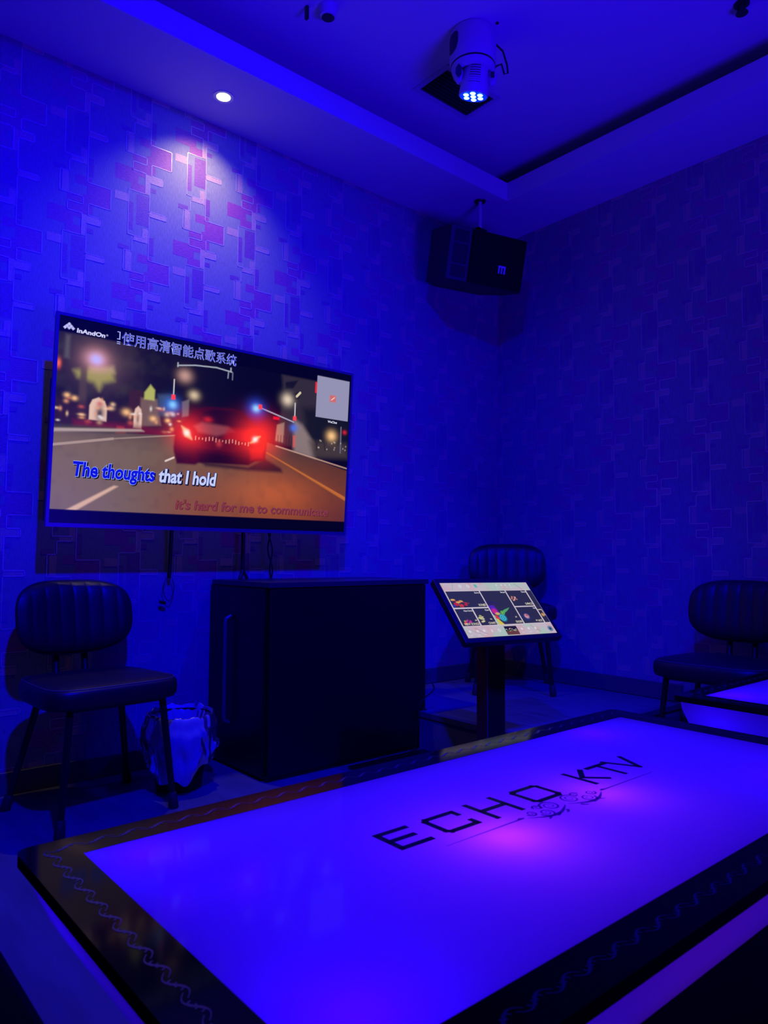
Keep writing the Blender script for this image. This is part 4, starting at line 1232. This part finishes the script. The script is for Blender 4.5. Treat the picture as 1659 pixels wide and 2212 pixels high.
def table_lamps(cx, cy, spots):
    light('table_tubes', 'AREA', (cx+pcx, cy+pcy, 0.372), 2.0, (0.028, 0.0, 1.0), (cx+pcx, cy+pcy, 1.0), size=(0.66, 1.48))
    light('table_rim', 'POINT', (cx+0.25, cy-0.65, 0.40), 0.55, (0.018, 0.0, 1.0), radius=0.03)
    light('table_rim', 'POINT', (cx+0.25, cy+0.5, 0.40), 0.55, (0.018, 0.0, 1.0), radius=0.03)
    light('table_rim', 'POINT', (cx-0.25, cy-0.65, 0.40), 0.55, (0.018, 0.0, 1.0), radius=0.03)
    light('table_rim', 'POINT', (cx-0.25, cy+0.5, 0.40), 0.55, (0.018, 0.0, 1.0), radius=0.03)
    for x, y, p_ in spots:
        light('table_led', 'POINT', (x, y, 0.388), p_, (0.6, 0.03, 1.0), radius=0.012)
table_lamps(OFF.x, OFF.y, ((2.262, 0.915, 0.21), (2.240, 1.215, 0.11)))
tb2 = copy_tree(tb)
tb2.location = (OFF.x, OFF.y+1.937, 0)
tag(tb2, 'glowing violet glass table farther back at the right edge, beyond the nearest table', 'table', 'glowing glass-topped tables')
table_lamps(OFF.x, OFF.y+1.937, ())

# ------------------------------------------------------------------ sofa at the lower left
so = empty('sofa', (2.2, -0.262, 0))
tag(so, 'black upholstered sofa whose front edge shows at the lower left corner', 'sofa')
mb = MB(); mb.box((-0.95, -0.35, 0.10), (1.9, 0.50, 0.28)); mb.build('base', WOODR, so, bevel=0.02)
mb = MB(); mb.box((-0.95, -0.30, 0.28), (0.45, 0.52, 0.42)); mb.build('seat_cushion', WOODR, so, bevel=0.04)
mb = MB(); mb.box((0.47, -0.30, 0.28), (1.9, 0.52, 0.42)); mb.build('seat_cushion', WOODR, so, bevel=0.04)
mb = MB(); mb.box((-0.95, -0.60, 0.10), (1.9, -0.35, 0.80)); mb.build('backrest', WOODR, so, bevel=0.04)

# ------------------------------------------------------------------ cables
o = cable('cable', [(0.045, 1.345, 1.02), (0.04, 1.345, 0.95), (0.035, 1.345, 0.86), (0.03, 1.345, 0.80)], 0.0085, ''); tag(o, 'thick black cable hanging under the television at its left half', 'cable')
o = cable('cable', [(0.03, 1.332, 0.80), (0.03, 1.318, 0.75), (0.03, 1.345, 0.70), (0.03, 1.368, 0.75), (0.03, 1.358, 0.80)], 0.0016, ''); tag(o, 'thin looped wire with a small plug dangling on the wall above the bin', 'wire')
mb = MB(); mb.lathe([(0.006, -0.014), (0.008, 0.0), (0.006, 0.014)], 12, T=Matrix.Translation((0.03, 1.318, 0.695)) @ Matrix.Rotation(math.radians(75), 4, 'X')); mb.build('plug', BLACK, o, smooth=True)
o = cable('cable', [(0.06, 1.685, 1.02), (0.06, 1.685, 0.95), (0.06, 1.685, 0.86), (0.06, 1.685, 0.83)], 0.0090, ''); tag(o, 'thick black strap running from the television down to the cabinet top', 'cable')
mb = MB()
for sg in (-1, 1):
    mb.tube([(0.06, 1.685, 0.835), (0.065, 1.685+sg*0.008, 0.815), (0.07, 1.685+sg*0.02, 0.791)], [0.008, 0.007, 0.008], 8)
mb.build('forked_end', BLACK, o, smooth=True)
P1, P2 = [], []
for i in range(9):
    z = 1.02-i*0.0285; w = 0.010*math.cos(i*0.95)
    P1.append((0.07, 1.815+w+0.002*i, z)); P2.append((0.078, 1.815-w+0.002*i, z))
o = cable('cable', P1, 0.0035, ''); tag(o, 'twisted black cords, rightmost of the leads hanging from the television', 'cable')
mb = MB(); mb.tube(P2, 0.0035, 8); mb.build('cord', BLACK, o, smooth='all')
o = cable('cable', [(0.520, 2.452, 0.30), (0.540, 2.440, 0.27), (0.535, 2.362, 0.22), (0.528, 2.355, 0.14), (0.526, 2.345, 0.06), (0.526, 2.32, 0.006), (0.528, 2.12, 0.005)], 0.0035, '', BLACKM)
tag(o, 'thin dark lead looping down at the right side of the black cabinet', 'cable')
o = cable('cable', [(0.70, 2.10, 0.018), (0.78, 2.07, 0.032), (0.85, 2.05, 0.034), (0.90, 1.98, 0.018)], 0.005, '', HANDLE)
tag(o, 'small tangle of leads on the floor between cabinet and pillar', 'cable')
mb = MB(); mb.tube([(0.64, 2.04, 0.017), (0.74, 2.04, 0.030), (0.83, 2.08, 0.024), (0.91, 2.04, 0.017)], 0.004, 8); mb.build('lead', HANDLE, o, smooth='all')
